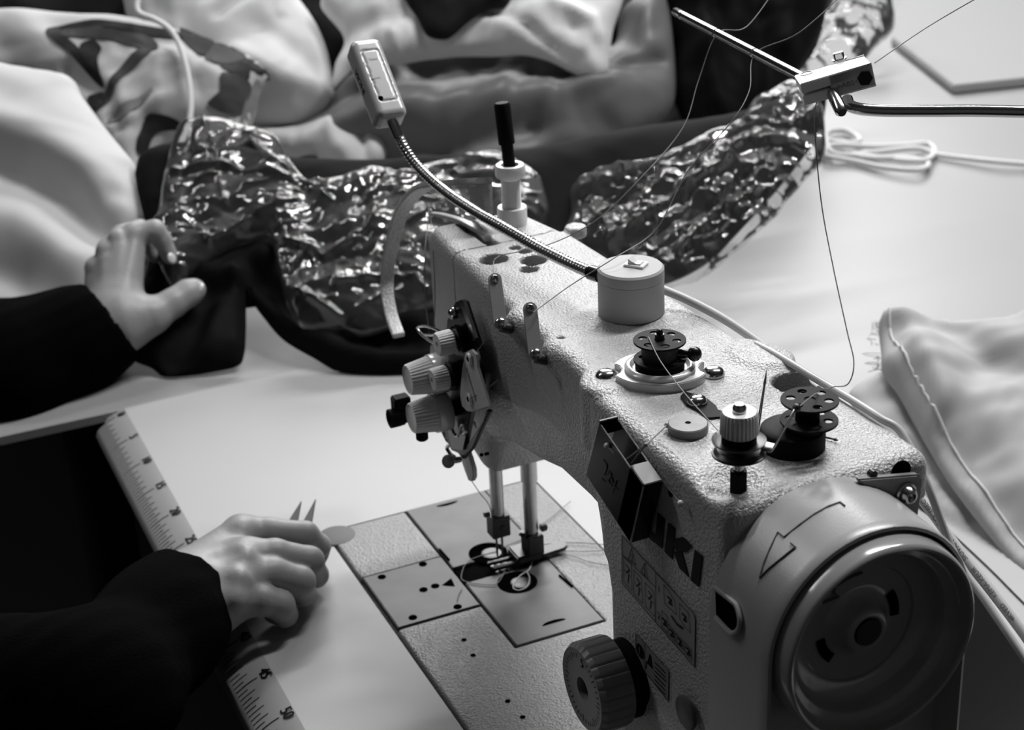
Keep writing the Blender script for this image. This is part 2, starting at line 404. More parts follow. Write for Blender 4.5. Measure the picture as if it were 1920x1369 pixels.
def body_f(P):
    x, y, z = P[:, 0], P[:, 1], P[:, 2]
    d2 = poly_sd(x, z, PROF)
    yf = np.interp(x, XA, YA); yb = np.interp(x, XA, YBk) - .020 * np.clip((.240 - z) / .006, 0, 1) * np.clip((x - .40) / .02, 0, 1)
    db = line_d(x, z, BAND); yf = yf + np.clip((.040 - db) / .040, 0, 1) * np.where(x < .16, .019, .010) * np.clip((.383 - x) / .02, 0, 1)
    dy = np.maximum(yf - y, y - yb)
    d = smax(d2, dy, .009)
    # winder boss on the front top corner, back lug, stud hollow
    bo = smax(np.hypot(x - .3595, y - .0640) - .0135, np.abs(z - .245) - .0195, .004); d = smin(d, bo, .008)
    lug = smax(np.hypot(x - .135, y - .158) - .0075, np.abs(z - .262) - .004, .002); d = smin(d, lug, .004)
    d = smin(d, smax(np.hypot(x - .372, y - .160) - .016, np.abs(z - .24) - .0235, .004), .012)
    # ribs by the two thread hooks
    d = smin(d, rcone(P, (.247, .062, .256), (.262, .066, .2585), .0075, .004), .008)
    d = smin(d, rcone(P, (.300, .062, .256), (.318, .066, .2585), .0075, .004), .008)
    # base block round the stitch dial
    bb = np.maximum(np.maximum(np.abs(x - .45) - .075, np.abs(y - .108) - .062), np.abs(z - .03) - .075) + .006
    d = smin(d, bb, .012)
    # shallow well round the tension stud
    d = smax(d, -(np.sqrt((x - .4904) ** 2 + (y - .066) ** 2 + (z - .279) ** 2) - .0205), .006)
    d = smax(d, -(np.sqrt((x - .487) ** 2 + (y - .047) ** 2 * .8 + (z - .06) ** 2) - .014), .004)
    for c, r in HP:
        m_ = np.hypot(x - c[0], y - c[1]) - r; d = np.maximum(d, -np.maximum(m_, -(z - .253)))
    # seam of the face cover, slot of the take-up lever
    d = np.maximum(d, -np.maximum(np.abs(x - (.1335 - (y - .1) ** 2 * 2)) - .0010, np.minimum(.003 - (-(dy)), 1) * 0 + np.where((z > .261) | (y < .0785), -1., 1.)))
    d = np.maximum(d, -np.maximum(np.maximum(np.abs(x - .105) - .030, np.abs(y - .0975) - .004), -(z - .246)))
    return d
V_, F_ = nets(body_f, (.045, .030, -.034), (.522, .182, .275), .0017)
body = mk('body', mesh_np('body', V_, F_), sm, None, PAINT, 70)
print('body', len(V_))
for c, r in HP: M().cyl((c[0], c[1], .250), (c[0], c[1], .2540), r + .0006, 24).build('oil_hole', HOLE, body)  # black plug discs paint the darkness at the bottom of the drilled holes
# ---- bed
bd = M(); r = .012
outl = [(0 + r * (1 - math.cos(a)), r * (1 - math.sin(a))) for a in np.linspace(math.pi / 2 * 0, math.pi / 2, 7)]
outl = [(x, y) for x, y in outl]
outl += [(.527, 0), (.527, .1775)] + [(.0 + r * (1 - math.sin(a)), .1775 - r * (1 - math.cos(a))) for a in np.linspace(0, math.pi / 2, 7)]
def bed_f(P):
    x, y, z = P[:, 0], P[:, 1], P[:, 2]
    q = np.stack([np.abs(x - .2635) - .2635 + .012, np.abs(y - .08875) - .08875 + .012], 1)
    d2 = np.linalg.norm(np.maximum(q, 0), axis=1) + np.minimum(q.max(1), 0) - .012
    d = smax(d2, np.abs(z + .0165) - .0165, .003)
    def bx(x0, x1, y0, y1, z0): return np.maximum(np.maximum(np.maximum(x0 - x, x - x1), np.maximum(y0 - y, y - y1)), z0 - z)
    d = np.maximum(d, -bx(.0775, .1545, -.01, .0655, -.006))
    d = np.maximum(d, -bx(-.01, .2135, .0640, .1350, -.006))
    return d
V_, F_ = nets(bed_f, (-.004, -.004, -.036), (.531, .182, .004), .0016)
bed = mk('bed', mesh_np('bed', V_, F_), sm, None, BEDP, 50)
for p in [(870, 1200), (887, 1229), (952, 1315), (980, 1345)]:
    c = U(*p, z=.0); M().cyl((c[0], c[1], -.002), (c[0], c[1], .00025), .0019, 14).build('screw_hole', HOLE, bed)
M().box((.2635, .089, -.034), (.52, .17, .002)).build('oil_pan', DARKW, sm)
# ---- plates
def plate(name, x0, x1, y0, y1, z1, z0, hls=(), mt=PLATE, **tg):
    m = M(); m.box(((x0 + x1) / 2, (y0 + y1) / 2, (z0 + z1) / 2), (x1 - x0, y1 - y0, z1 - z0))
    return m.build(name, mt, sm, bevel=.0006, **tg)
npl = plate('needle_plate', .0785, .1530, .0015, .0640, .0006, -.005)
for p in [(716, 1082), (793, 1058), (794, 1106), (816, 1099), (774, 1158), (858, 1138)]:
    c = U(*p, z=.0006); M().cyl((c[0], c[1], 0), (c[0], c[1], .0009), .0031, 18).build('screw_hole', HOLE, npl)
tri = [U(*p, z=.0009) for p in [(846, 1084), (853, 1099), (829, 1097)]]
M().prism(tri, (0, 0, -.0004)).build('arrow_mark', HOLE, npl)
s1 = plate('slide_plate', .0005, .0980, .0660, .1335, .0006, -.005, label='steel slide plate beyond the needle')
s2 = plate('slide_plate', .1215, .2125, .0660, .1335, .0006, -.005, label='steel slide plate on the near side of the needle')
for pl_, px_ in ((s1, (915, 1037)), (s2, (970, 1092))):
    c = U(*px_, z=.0006); m = M(); m.lathe((c[0], c[1], .0004), (0, 0, 1), [(.0148, 0), (.0148, .0005), (.0125, .0006), (.012, .0003), (0, .0003)], 32); m.build('bobbin_window', HOLE, pl_)
    m = M(); m.lathe((c[0] + .002, c[1] + .002, .0006), (0, 0, 1), [(.0075, 0), (.0075, .0006), (.006, .0009), (.003, .0007), (0, .0007)], 24); m.build('bobbin_case', DSTEEL, pl_)
def half_moon(px, flip):
    c = U(*px, z=.0006); pts = [(c[0] + .009 * math.cos(a) * .35 * flip, c[1] + .009 * math.sin(a), .0009) for a in np.linspace(-math.pi / 2, math.pi / 2, 12)]
    return pts
M().prism(half_moon((838, 944), 1), (0, 0, -.0004)).build('finger_notch', HOLE, s1)
M().prism(half_moon((1039, 1168), -1), (0, 0, -.0004)).build('finger_notch', HOLE, s2)
for a, b, pp in (((824, 1030), (842, 1050), s1), ((1049, 1079), (1073, 1100), s2)):
    A_ = U(*a, z=.001); B_ = U(*b, z=.001); M().tube([A_, B_], .0009, 8).build('side_slot', HOLE, pp)
m = M(); m.box((.10975, .0998, -.003), (.0235, .0675, .003)).build('feed_strip', mat('blackened_steel', .008, .9, 0, spec=.0), sm, bevel=.0004)
for k in range(3): M().box((.113, .098 + (k - 1) * .005, -.0005), (.02, .0022, .003)).build('feed_dog', STEEL, sm, bevel=.0003)
# round hinge lug at the bed corner
c = U(634, 1003, z=0); m = M(); m.lathe((c[0], c[1] - .001, -.002), (0, 0, 1), [(.015, 0), (.0145, .002), (.0125, .0026), (0, .0026)], 32); m.build('hinge_cushion', mat('hinge_grey', 105, .6, spec=.2), sm)

# ---- needle bar, presser bar
m = M(); m.cyl((.1138, .098, .10), (.1138, .098, .045), .0050, 28); m.build('needle_bar', STEEL, sm)
m = M(); m.box((.1138, .098, .0375), (.012, .014, .017)); m.cyl((.1138, .0915, .0480), (.1138, .087, .0480), .002, 12); m.cyl((.1198, .099, .037), (.1206, .099, .037), .0022, 12)
m.build('needle_clamp', DSTEEL, sm, bevel=.0015)
for dy in (-.0022, .0022):
    m = M(); m.lathe((.1138, .098 + dy, .030), (0, 0, -1), [(.0012, 0), (.0012, .004), (.0009, .005), (.0008, .018), (.0001, .022)], 12); m.build('needle', CHROME, sm)
m = M(); m.cyl((.1155, .1235, .10), (.1155, .1235, .068), .0062, 28, bev=.0006); m.cyl((.1155, .1235, .070), (.1155, .1235, .012), .0052, 28); m.build('presser_bar', STEEL, sm)
pf = M(); pf.box((.1165, .1235, .0155), (.014, .013, .017)); pf.cyl((.1165, .1165, .024), (.1165, .1165, .0275), .0035, 18)
pf.cyl((.1195, .129, .028), (.1195, .134, .0285), .0032, 14)
pfo = pf.build('presser_foot', DSTEEL, sm, bevel=.0008)
m = M(); m.box((.1140, .118, .0075), (.020, .020, .006)); m.build('foot_shank', DSTEEL, pfo, bevel=.0012)
m = M()
for sgn in (-1, 1):
    m.prism([(.114 + sgn * .0058, .090, .0015), (.114 + sgn * .0024, .088, .0025), (.114 + sgn * .0024, .128, .0015), (.114 + sgn * .0062, .128, .0015)], (0, 0, .0028))
m.build('foot_toe', DSTEEL, pfo, bevel=.0004)
m = M(); m.prism([(.109, .126, .002), (.109, .148, .003), (.112, .152, .003), (.117, .152, .003), (.120, .148, .003), (.120, .126, .002)], (0, 0, .003)); m.build('foot_guide', BLACKM, pfo, bevel=.0005)
# ---- belt cover
HY, HZ = .100, .208
def cover_outline(R, yr=.100, zr_=.208, zb=-.03, ex=0, n=28):
    return [(yr - R, zb)] + [(yr - R * math.cos(a), zr_ + R * math.sin(a)) for a in np.linspace(0, math.pi, n)] + [(yr + R, zb)]
m = M(); vs = []; secs = [(.513, .0590), (.555, .0576), (.5600, .0573), (.5615, .0566), (.5620, .0550), (.5440, .0545)]
for x, R in secs: vs += [(x, y, z) for y, z in cover_outline(R)]
n = len(cover_outline(.06)); fs = []
for a in range(5):
    for i in range(n): fs.append((a*n+i, a*n+(i+1) % n, (a+1)*n+(i+1) % n, (a+1)*n+i))
fs.append(tuple(range(5*n, 6*n)))
cov = m.add(vs, fs).build('belt_cover', COVER, sm, angle=35)
pts = [U(*p, x=.517) for p in [(1600, 893), (1712, 884), (1719, 888), (1721, 896), (1713, 962), (1690, 958), (1640, 950)]]
br = M().prism(pts, (.004, 0, 0)).build('cover_bracket', mat('bracket_plate', 120, .4), sm, bevel=.0008)
c = U(1699, 926, x=.522); m = M(); m.lathe(c - np.array([.001, 0, 0]), (1, 0, 0), [(.0058, 0), (.0058, .0015), (.0047, .0018), (.0046, .0035), (.0035, .0055), (.0024, .0058), (.0022, .003), (0, .003)], 28); m.build('screw', CHROME, br)
c = U(1632, 886, x=.516); M().cyl(c, c + np.array([.003, 0, 0]), .0022, 14).build('screw', BLACKM, sm)
c = U(1688, 882, x=.514); M().cyl(c, c + np.array([.0012, 0, 0]), .0055, 24).build('oil_hole', HOLE, sm)
pts = [U(*p, x=.524) for p in [(1700, 965), (1838, 1112), (1935, 1262), (2100, 1560), (1420, 1560), (1420, 1150)]]
M().prism(pts, (-.012, 0, 0)).build('rear_belt_cover', mat('rear_cover_plastic', 92, .5), sm, bevel=.001)
c = U(1714, 1335, x=.525); m = M(); m.lathe(c, (1, 0, 0), [(.0052, 0), (.0052, .001), (.004, .0013), (0, .0013)], 20); m.build('cover_slot', HOLE, sm)
# engraved arrow on the cover: real grooves are shown by thin dark rods lying in the surface
def UC(px, py, R):          # photo pixel onto the cover's cylinder
    d = ray(px, py); o = CAM - np.array([0, HY, HZ]); a = d[1]**2 + d[2]**2; b = 2 * (o[1]*d[1] + o[2]*d[2]); c = o[1]**2 + o[2]**2 - R*R
    t = (-b - math.sqrt(max(b*b - 4*a*c, 0))) / (2*a); return CAM + t * d
c6 = lambda x, y: (1300 + x / 2.587, 840 + y / 2.587)
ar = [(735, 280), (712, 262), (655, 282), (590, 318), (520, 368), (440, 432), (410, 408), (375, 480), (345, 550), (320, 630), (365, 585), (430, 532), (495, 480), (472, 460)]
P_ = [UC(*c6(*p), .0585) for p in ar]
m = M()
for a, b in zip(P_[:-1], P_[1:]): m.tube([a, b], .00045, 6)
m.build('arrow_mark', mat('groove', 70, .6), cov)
pk = [UC(*p, .0590) for p in [(1342, 1101), (1376, 1128), (1384, 1139), (1389, 1160), (1387, 1178), (1379, 1186), (1370, 1184), (1344, 1157)]]
c = sum(pk) / len(pk)
m = M(); m.add([p + np.array([0, -.0004, 0]) for p in pk] + [c + np.array([0, -.0006, 0])], [(i, (i + 1) % 8, 8) for i in range(8)]); m.build('finger_recess', HOLE, cov)  # flat black patch paints the shade of the pocket, nothing is cut
M().tube(smooth([p + np.array([0, -.0006, 0]) for p in pk], 4), .0013, 8).build('recess_rim', COVER, cov)
# ---- handwheel
wp = [(.0500, -.005), (.0530, .002), (.0532, .0100), (.0529, .0140), (.0523, .0185), (.0517, .0200), (.0508, .0206), (.0496, .0200), (.0488, .018), (.0480, .0140), (.0455, .0115), (.0430, .0108), (.0420, .0098), (.0410, .0050), (.0380, .0018), (.0312, .0006), (.0305, -.0008), (.0205, -.0018), (.0180, -.0014), (.0155, .0004), (.0132, .0030), (.0122, .0052), (.0115, .0066), (.0102, .0076), (.0080, .0076), (.0073, .0070), (.0070, .004)]
WX = .5515
m = M(); m.lathe((WX, HY, HZ), (1, 0, 0), wp + [(0, .004)], 128); hw = m.build('handwheel', WHEEL, sm, angle=38)
m = M(); m.lathe((WX + .0042, HY, HZ), (1, 0, 0), [(.0069, 0), (.0069, .002), (.0058, .0034), (.0035, .0038), (.0033, .001), (0, .001)], 32); m.build('wheel_screw', BLACKM, hw)
for a0 in (math.radians(208), math.radians(14)):
    o_ = []; 
    for a in np.linspace(a0 - .34, a0 + .34, 10): o_.append((WX - .0009, HY + .0235 * math.cos(a), HZ + .0235 * math.sin(a)))
    for a in np.linspace(a0 + .34, a0 - .34, 10): o_.append((WX - .0009, HY + .0188 * math.cos(a), HZ + .0180 * math.sin(a)))
    M().prism(o_, (.0004, 0, 0)).build('wheel_slot', HOLE, hw)  # uncut slot: its inner shade is a black patch over the dish
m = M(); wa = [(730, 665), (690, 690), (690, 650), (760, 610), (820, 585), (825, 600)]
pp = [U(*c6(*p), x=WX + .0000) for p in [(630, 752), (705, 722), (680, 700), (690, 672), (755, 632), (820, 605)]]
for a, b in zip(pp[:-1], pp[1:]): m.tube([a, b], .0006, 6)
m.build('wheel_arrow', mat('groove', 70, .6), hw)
M().cyl((.515, HY, HZ), (.56, HY, HZ), .007, 20).build('shaft', DSTEEL, sm)

# ---- stitch dial
dc = U(1172, 1272, y=.046); 
kn = [(.0, .0), (.0215, 0), (.0255, .001), (.0262, .003), (.0262, .0185), (.0240, .0215), (.0232, .0210), (.0070, .0210), (.0068, .012), (0, .012)]
o_ = dc + np.array([-.002, -.0045, 0])
def dial():
    m = M(); a, b, c = frame((0, -1, 0)); n = 24 * 6; vs = []; fs = []
    for (r, h) in kn:
        for i in range(n):
            t = 2 * math.pi * i / n; rr = r - (.0010 if (i % 6 == 0 and .002 < h < .02 and r > .02) else 0)
            vs.append(o_ + a * h + rr * (math.cos(t) * b + math.sin(t) * c))
    for j in range(len(kn) - 1):
        for i in range(n): fs.append((j*n+i, j*n+(i+1) % n, (j+1)*n+(i+1) % n, (j+1)*n+i))
    m.add(vs, fs); return m.build('stitch_dial', mat('dial_plastic', 128, .42), sm, angle=35)
dl = dial()
M().lathe(dc + np.array([0, .004, 0]), (0, -1, 0), [(.0225, 0), (.0225, .009), (0, .009)], 40).build('dial_shaft', BLACK, sm)
m = M(); M_in = M()
for k in range(40):
    t = 2 * math.pi * k / 40; L = .0045 if k % 5 == 0 else .0028
    if k in (9, 10, 11): continue
    e = np.array([math.cos(t), 0, math.sin(t)]); q = o_ + np.array([0, -.02125, 0]) + e * .0212; s_ = np.array([-math.sin(t), 0, math.cos(t)])
    m.add([q - s_ * .0003, q + s_ * .0003, q - e * L + s_ * .0003, q - e * L - s_ * .0003], [(0, 1, 2, 3)])
put_text(m, '5', .008, o_ + np.array([.001, -.0214, .0175]), (1, 0, 0), (0, 0, 1), .0002)
m.build('dial_marks', INK, dl, angle=None)
M().cyl(o_ + np.array([0, -.0115, 0]), o_ + np.array([0, -.0125, 0]), .0067, 24).build('dial_bore', HOLE, dl)
# screw in the dimple low on the column
c = U(1290, 1335, y=.047); m = M(); m.lathe(c, (0, -1, 0), [(.0095, 0), (.0095, .002), (.008, .003), (0, .003)], 32); m.build('screw', mat('screw_grey', 90, .4), sm, bevel=.0004)

# ---- lettering and labels on the column (front plane)
def yfr(x): return float(np.interp(x, XA, YA))
def onface(px, py, off=.0003):
    y = .05
    for _ in range(4): p = U(px, py, y=y); y = yfr(p[0]) - off
    return p
c5 = lambda x, y: (1040 + x / 3.192, 940 + y / 3.192)
letters = {'U': [[(620, 68), (662, 108), (645, 282), (603, 245)], [(560, 20), (590, 45), (578, 180), (605, 205), (603, 245), (590, 240), (552, 200), (548, 140)]],
 'K': [[(685, 130), (723, 162), (708, 347), (660, 300)], [(712, 262), (724, 222), (770, 213), (825, 268), (792, 303), (760, 296), (742, 312)], [(715, 300), (762, 296), (806, 452), (752, 402)]],
 'I': [[(842, 288), (888, 328), (866, 512), (817, 470)]],
 'J': [[(500, -30), (535, -5), (520, 165), (500, 175), (470, 140), (472, 105), (488, 115), (490, 100)]]}
m = M()
for k, L in letters.items():
    for poly in L: m.prism([onface(*c5(*p), .0002) for p in poly], (0, -.0005, 0))
m.build('brand_letters', INK, sm, angle=None)
def strip(m, pts, w, conv, closed=False):
    P = [conv(*p) for p in pts]
    if closed: P.append(P[0])
    for a, b in zip(P[:-1], P[1:]):
        e = b - a; L = np.linalg.norm(e); e /= L; nrm = np.cross(e, (0, 1, 0)); nrm /= np.linalg.norm(nrm)
        a2 = a - e * w / 2; b2 = b + e * w / 2
        m.add([a2 - nrm * w / 2, b2 - nrm * w / 2, b2 + nrm * w / 2, a2 + nrm * w / 2], [(0, 1, 2, 3)])
cv = lambda x, y: onface(*c5(x, y), .0010)
cvb = lambda x, y: onface(*c5(x, y), .0004)
l1 = [(402, 203), (455, 262), (832, 672), (842, 700), (838, 994), (600, 720), (402, 490)]
lab = M().prism([cvb(*p) for p in l1], (0, -.0003, 0)).build('warning_label', mat('label_film', 128, .4), sm, angle=None)
m = M(); W1 = .00045
strip(m, l1, W1, cv, True)
strip(m, [(603, 425), (602, 720)], W1, cv); strip(m, [(402, 318), (603, 515)], W1, cv)
for tri in ([(460, 282), (485, 382), (440, 345)], [(540, 368), (558, 470), (515, 420)]): strip(m, tri, .0005, cv, True); c_ = [sum(t[i] for t in tri) / 3 for i in (0, 1)]; strip(m, [(c_[0], c_[1] - 18), (c_[0] + 1, c_[1] + 22)], .0007, cv)
for q in ([(412, 330), (458, 378), (460, 535), (412, 480)], [(472, 412), (518, 462), (525, 612), (474, 555)], [(540, 488), (590, 540), (598, 690), (540, 625)]):
    strip(m, q, .0004, cv, True); (ax, ay), (bx, by) = q[0], q[2]
    cxx, cyy = (ax + bx) / 2, (ay + by) / 2
    strip(m, [(cxx - 18, cyy - 22), (cxx + 18, cyy + 20)], .0004, cv)
    strip(m, [(cxx - 8, cyy - 50), (cxx + 10, cyy - 20), (cxx - 8, cyy - 4)], .0008, cv); strip(m, [(cxx + 6, cyy + 12), (cxx + 2, cyy + 52)], .0008, cv)
put_text(m, '1', .006, cv(622, 530), (1, 0, 0), (0, 0, 1)); put_text(m, '2', .006, cv(622, 688), (1, 0, 0), (0, 0, 1))
for q in ([(652, 500), (715, 590), (730, 680), (655, 610)], [(745, 612), (800, 670), (810, 790), (748, 710)], [(640, 655), (672, 690), (672, 790), (640, 752)], [(680, 735), (718, 780), (718, 838), (684, 795)], [(726, 790), (768, 838), (770, 890), (728, 845)], [(778, 845), (818, 890), (820, 950), (780, 905)]):
    strip(m, q, .0004, cv, True); ax = sum(t[0] for t in q) / 4; ay = sum(t[1] for t in q) / 4
    strip(m, [(ax - 12, ay - 22), (ax + 8, ay - 2), (ax - 4, ay + 14), (ax + 12, ay + 24)], .0012, cv)
strip(m, [(700, 690), (730, 735), (765, 760)], .0014, cv)
m.build('label_print', INK, lab, angle=None)
l2 = [(484, 786), (684, 1015), (680, 1198), (486, 950)]
lab2 = M().prism([cvb(*p) for p in l2], (0, -.0003, 0)).build('warning_label', MATS['label_film'], sm, angle=None)
m = M(); strip(m, l2, W1, cv, True); strip(m, [(537, 850), (537, 1012)], W1, cv)
c_ = cv(511, 895); m.lathe(c_, (0, -1, 0), [(.0042, 0), (.0042, .0002), (0, .0002)], 20)
strip(m, [(545, 1000), (548, 960), (585, 1000)], .0008, cv); strip(m, [(570, 925), (580, 985), (560, 965)], .0016, cv, True)
for k in range(6): strip(m, [(600, 965 + k * 26 + (k > 2) * 0), (600 + (60 if k != 2 else 66), 965 + k * 26 + 62)], .0008, cv)
m.build('label_print', INK, lab2, angle=None)
m = M(); put_text(m, '!', .0062, cv(511, 895) + np.array([0, -.0004, 0]), (1, 0, 0), (0, 0, 1), .0002); m.build('exclamation_mark', mat('label_white', 150, .5), lab2, angle=None)

# ---- pressure regulator: knurled collars, threaded post, black pin
px, py = .0990, .1270
m = M(); m.lathe((px, py, .262), (0, 0, 1), [(.0103, 0), (.0103, .0115), (.0098, .0125), (.0066, .0125), (.0064, .011)], knurl=(56, .0004, .0005, .0112)); m.build('regulator_nut', CREAM, sm, angle=35)
def thr():
    pr = [(.0068, .011)]
    h = .012
    while h < .0325: pr += [(.0068, h), (.0061, h + .00045)]; h += .0009
    return pr + [(.0066, .0328), (.0066, .037)]
m = M(); m.lathe((px, py, .262), (0, 0, 1), thr(), 28); m.build('threaded_post', CREAM, sm, angle=80)
m = M(); m.lathe((px, py, .296), (0, 0, 1), [(.0070, 0), (.0098, .0005), (.0103, .0015), (.0103, .0075), (.0096, .0088), (.0062, .0088), (.006, .006)], knurl=(56, .0004, .0014, .0076)); m.build('regulator_collar', CREAM, sm, angle=35)
pt = np.array([px - .004, py - .002, .3475]); pb = np.array([px, py, .300])
M().lathe(pb, pt - pb, [(.0042, 0), (.0042, .019), (.0056, .0195), (.0056, .046), (.0045, .0478), (0, .0480)], 28).build('black_cap', BLACK, sm)

# ---- take-up lever, its guard
y_ = .0985
pl = [U(*p, y=y_) for p in [(915, 447), (890, 428), (860, 413), (830, 404), (808, 400)]]
m = M(); 
L_ = smooth(pl, 6); up = np.array([-.15, 0, 1.])
for a, b, w0, w1 in zip(L_[:-1], L_[1:], np.linspace(.0042, .002, len(L_)), np.linspace(.0040, .0019, len(L_))):
    pass
wv = np.linspace(.0045, .0016, len(L_)); vs = []; fs = []
for p, w in zip(L_, wv):
    for dy, dz in ((-1, -1), (1, -1), (1, 1), (-1, 1)): vs.append(p + np.array([0, dy * .0028, dz * w * .5]))
for j in range(len(L_) - 1):
    for k in range(4): fs.append((j*4+k, j*4+(k+1) % 4, j*4+4+(k+1) % 4, j*4+4+k))
fs += [(0, 3, 2, 1), tuple(len(vs) - 4 + k for k in range(4))]
m.add(vs, fs); tl = m.build('take_up_lever', STEEL, sm, bevel=.0005)
e = L_[-1]; t_ = np.linspace(0, 2 * math.pi, 20)[:-1]
M().tube([e + np.array([-.001 + .0026 * math.cos(a), 0, .0026 * math.sin(a)]) for a in t_], .0008, 8, closed=True).build('lever_eye', STEEL, tl)
# guard: upright plate and flat bar bending down in front
gy = .108
gp = [(909, 338), (880, 340), (850, 342), (815, 345), (795, 350), (778, 362), (762, 382), (750, 405), (740, 440), (731, 480), (726, 520), (727, 555), (735, 595), (748, 630)]
gys = np.interp(np.arange(len(gp)), [0, 4, 8, 13], [.108, .100, .088, .072])
G_ = smooth([U(*p, y=v) for p, v in zip(gp, gys)], 5)
m = M(); vs = []; fs = []; N_ = len(G_)
for i, p in enumerate(G_):
    t = G_[min(i + 1, N_ - 1)] - G_[max(i - 1, 0)]; t /= np.linalg.norm(t); bi = np.array([.35, .94, 0]); bi -= t * (bi @ t); bi /= np.linalg.norm(bi); nn = np.cross(t, bi)
    f_ = 1 - .25 * i / N_
    for a, b in ((-1, -1), (1, -1), (1, 1), (-1, 1)): vs.append(p + bi * a * .0062 * f_ + nn * b * .0021)
for j in range(N_ - 1):
    for k in range(4): fs.append((j*4+k, j*4+(k+1) % 4, j*4+4+(k+1) % 4, j*4+4+k))
fs += [(0, 3, 2, 1), tuple(len(vs) - 4 + k for k in range(4))]
m.add(vs, fs).build('take_up_guard', PAINT, sm, bevel=.0007, angle=50)
gq = [U(*p, y=gy + .001) for p in [(880, 350), (917, 345), (919, 420), (882, 405)]]
M().prism(gq, (0, .0025, 0)).build('guard_post', PAINT, sm, bevel=.0004)

# ---- thread hooks on the arm front
for (px0, py0), ln in (((928, 525), (938, 606)), ((994, 580), (1004, 664))):
    a = U(px0, py0, y=.0560); b = U(*ln, y=.0500); a = a + np.array([0, 0, 0])
    w = .0042; mid = (a + b) / 2
    e = (b - a); e /= np.linalg.norm(e); sx = np.array([.45, .88, .05]); sx -= e * (sx @ e); sx /= np.linalg.norm(sx); nn = np.cross(sx, e)
    if nn[0] < 0: nn = -nn
    m = M(); out = []
    for t in np.linspace(0, math.pi, 9): out.append(a + sx * w * math.cos(t) - e * w * math.sin(t) )
    for t in np.linspace(math.pi, 2 * math.pi, 9): out.append(b + sx * w * math.cos(t) - e * w * math.sin(t))
    m.prism(out, nn * .0013); hk = m.build('thread_hook', mat('hook_steel', .42, .3, .6), sm, bevel=.0004)
    t_ = np.linspace(0, 2 * math.pi, 17)[:-1]
    M().tube([a + nn * .0016 + (sx * math.cos(q) + e * math.sin(q)) * .0020 for q in t_], .0007, 8, closed=True).build('eyelet', CHROME, hk)
    m = M(); m.lathe(b + nn * .001, nn, [(.0030, 0), (.0030, .0012), (.0018, .0024), (0, .0026)], 20); m.build('screw', CHROME, hk)
    m = M(); m.tube([b - nn * .001 + e * .002, b - nn * .004 + sx * .005 + e * .003, b - nn * .010 + sx * .007], .0032, 10); m.build('hook_foot', DSTEEL, hk)
# ---- tension assembly on the face of the arm
def polyY(pxs, y, th, name, m, parent=None, **k): return M().prism([U(*p, y=y) for p in pxs], (0, th, 0)).build(name, m, parent or sm, bevel=.0006, **k)
tp = polyY([(852, 568), (862, 562), (869, 566), (893, 640), (912, 700), (905, 745), (882, 775), (868, 845), (846, 842), (838, 800), (832, 740), (834, 660), (838, 600)], .0545, .004, 'tension_plate', BLACKM)
a_ = [U(*p, y=.0525) for p in [(862, 565), (868, 563), (891, 634), (885, 640)]]; M().prism(a_, (0, .002, 0)).build('plate_edge', CHROME, tp)
c = U(851, 588, y=.054); M().lathe(c, (0, -1, 0), [(.0042, 0), (.0042, .0015), (.003, .003), (0, .0032)], 20).build('screw', CHROME, tp)
gpz = [(872, 661), (884, 655), (893, 664), (896, 690), (919, 762), (885, 773), (875, 772), (866, 762), (862, 740), (866, 690)]
gd = polyY(gpz, .048, .0016, 'thread_guide_plate', mat('satin_aluminium', .62, .45, .1, mottle=.12, mscale=60))
for q in ((881, 673), (881, 748)):
    c = U(*q, y=.0475); M().lathe(c, (0, -1, 0), [(.0040, 0), (.0042, .0008), (.0036, .0016), (.0022, .0016), (.0017, .0008), (.0016, 0)], 24).build('eyelet', CREAM, gd)
    M().cyl(c + np.array([0, .0002, 0]), c + np.array([0, -.0014, 0]), .0019, 14).build('eyelet_hole', HOLE, gd)
M().tube([U(875, 690, y=.0478), U(893, 752, y=.0478)], .0004, 6).build('guide_crease', CHROME, gd)
def small_tension(px, py):
    c = U(px, py, y=.046); m = M()
    k = M().lathe(c, (0, -1, 0), [(.0070, 0), (.0082, .0006), (.0080, .0095), (.0070, .0108), (.0018, .0108), (.0016, .009), (0, .009)], knurl=(26, .0006, .0005, .0096)).build('tension_nut', CREAM, sm, angle=35)
    for j, (h, r) in enumerate(((-.0022, .0098), (-.0048, .0104), (-.0072, .0098))):
        M().lathe(c + np.array([0, -h, 0]), (0, -1, 0), [(.003, -.0006), (r - .002, -.0008), (r, 0.0004), (r - .002, .0008), (.003, .0004)], 32).build('tension_disc', BLACKM, sm)
    M().cyl(c, c + np.array([0, .012, 0]), .003, 12).build('tension_stud', DSTEEL, sm)
small_tension(848, 640); small_tension(838, 707)
def big_tension(px, py, r):
    c = U(px, py, y=.040); d = np.array([0, -1, 0])
    kb = M().lathe(c, d, [(r * 1.02, -.0105), (r * 1.06, -.0098), (r * 1.04, -.0002), (r * .98, 0)], 40).build('tension_collar', CREAM2, sm)
    M().lathe(c, d, [(r * .98, 0), (r * .97, .0004), (r * .80, .0150), (r * .74, .0160), (r * .70, .0155), (r * .66, .0150), (0, .0148)], knurl=(30, .0010, .0004, .0151)).build('tension_knob', CREAM, sm, angle=35)
    M().cyl(c, c + np.array([0, .030, 0]), .0055, 20).build('tension_barrel', BLACK, sm)
    return c
c3 = big_tension(806, 703, .0132); c4 = big_tension(812, 775, .0132)
M().box(U(850, 740, y=.0615), (.034, .012, .055)).build('tension_block', BLACK, sm, bevel=.003)
c = U(745, 782, y=.028); M().lathe(c, (0, -1, 0), [(.0065, -.004), (.0068, 0), (.0068, .006), (.0050, .0066), (.0045, .003), (0, .003)], 24).build('side_bolt', BLACK, sm)
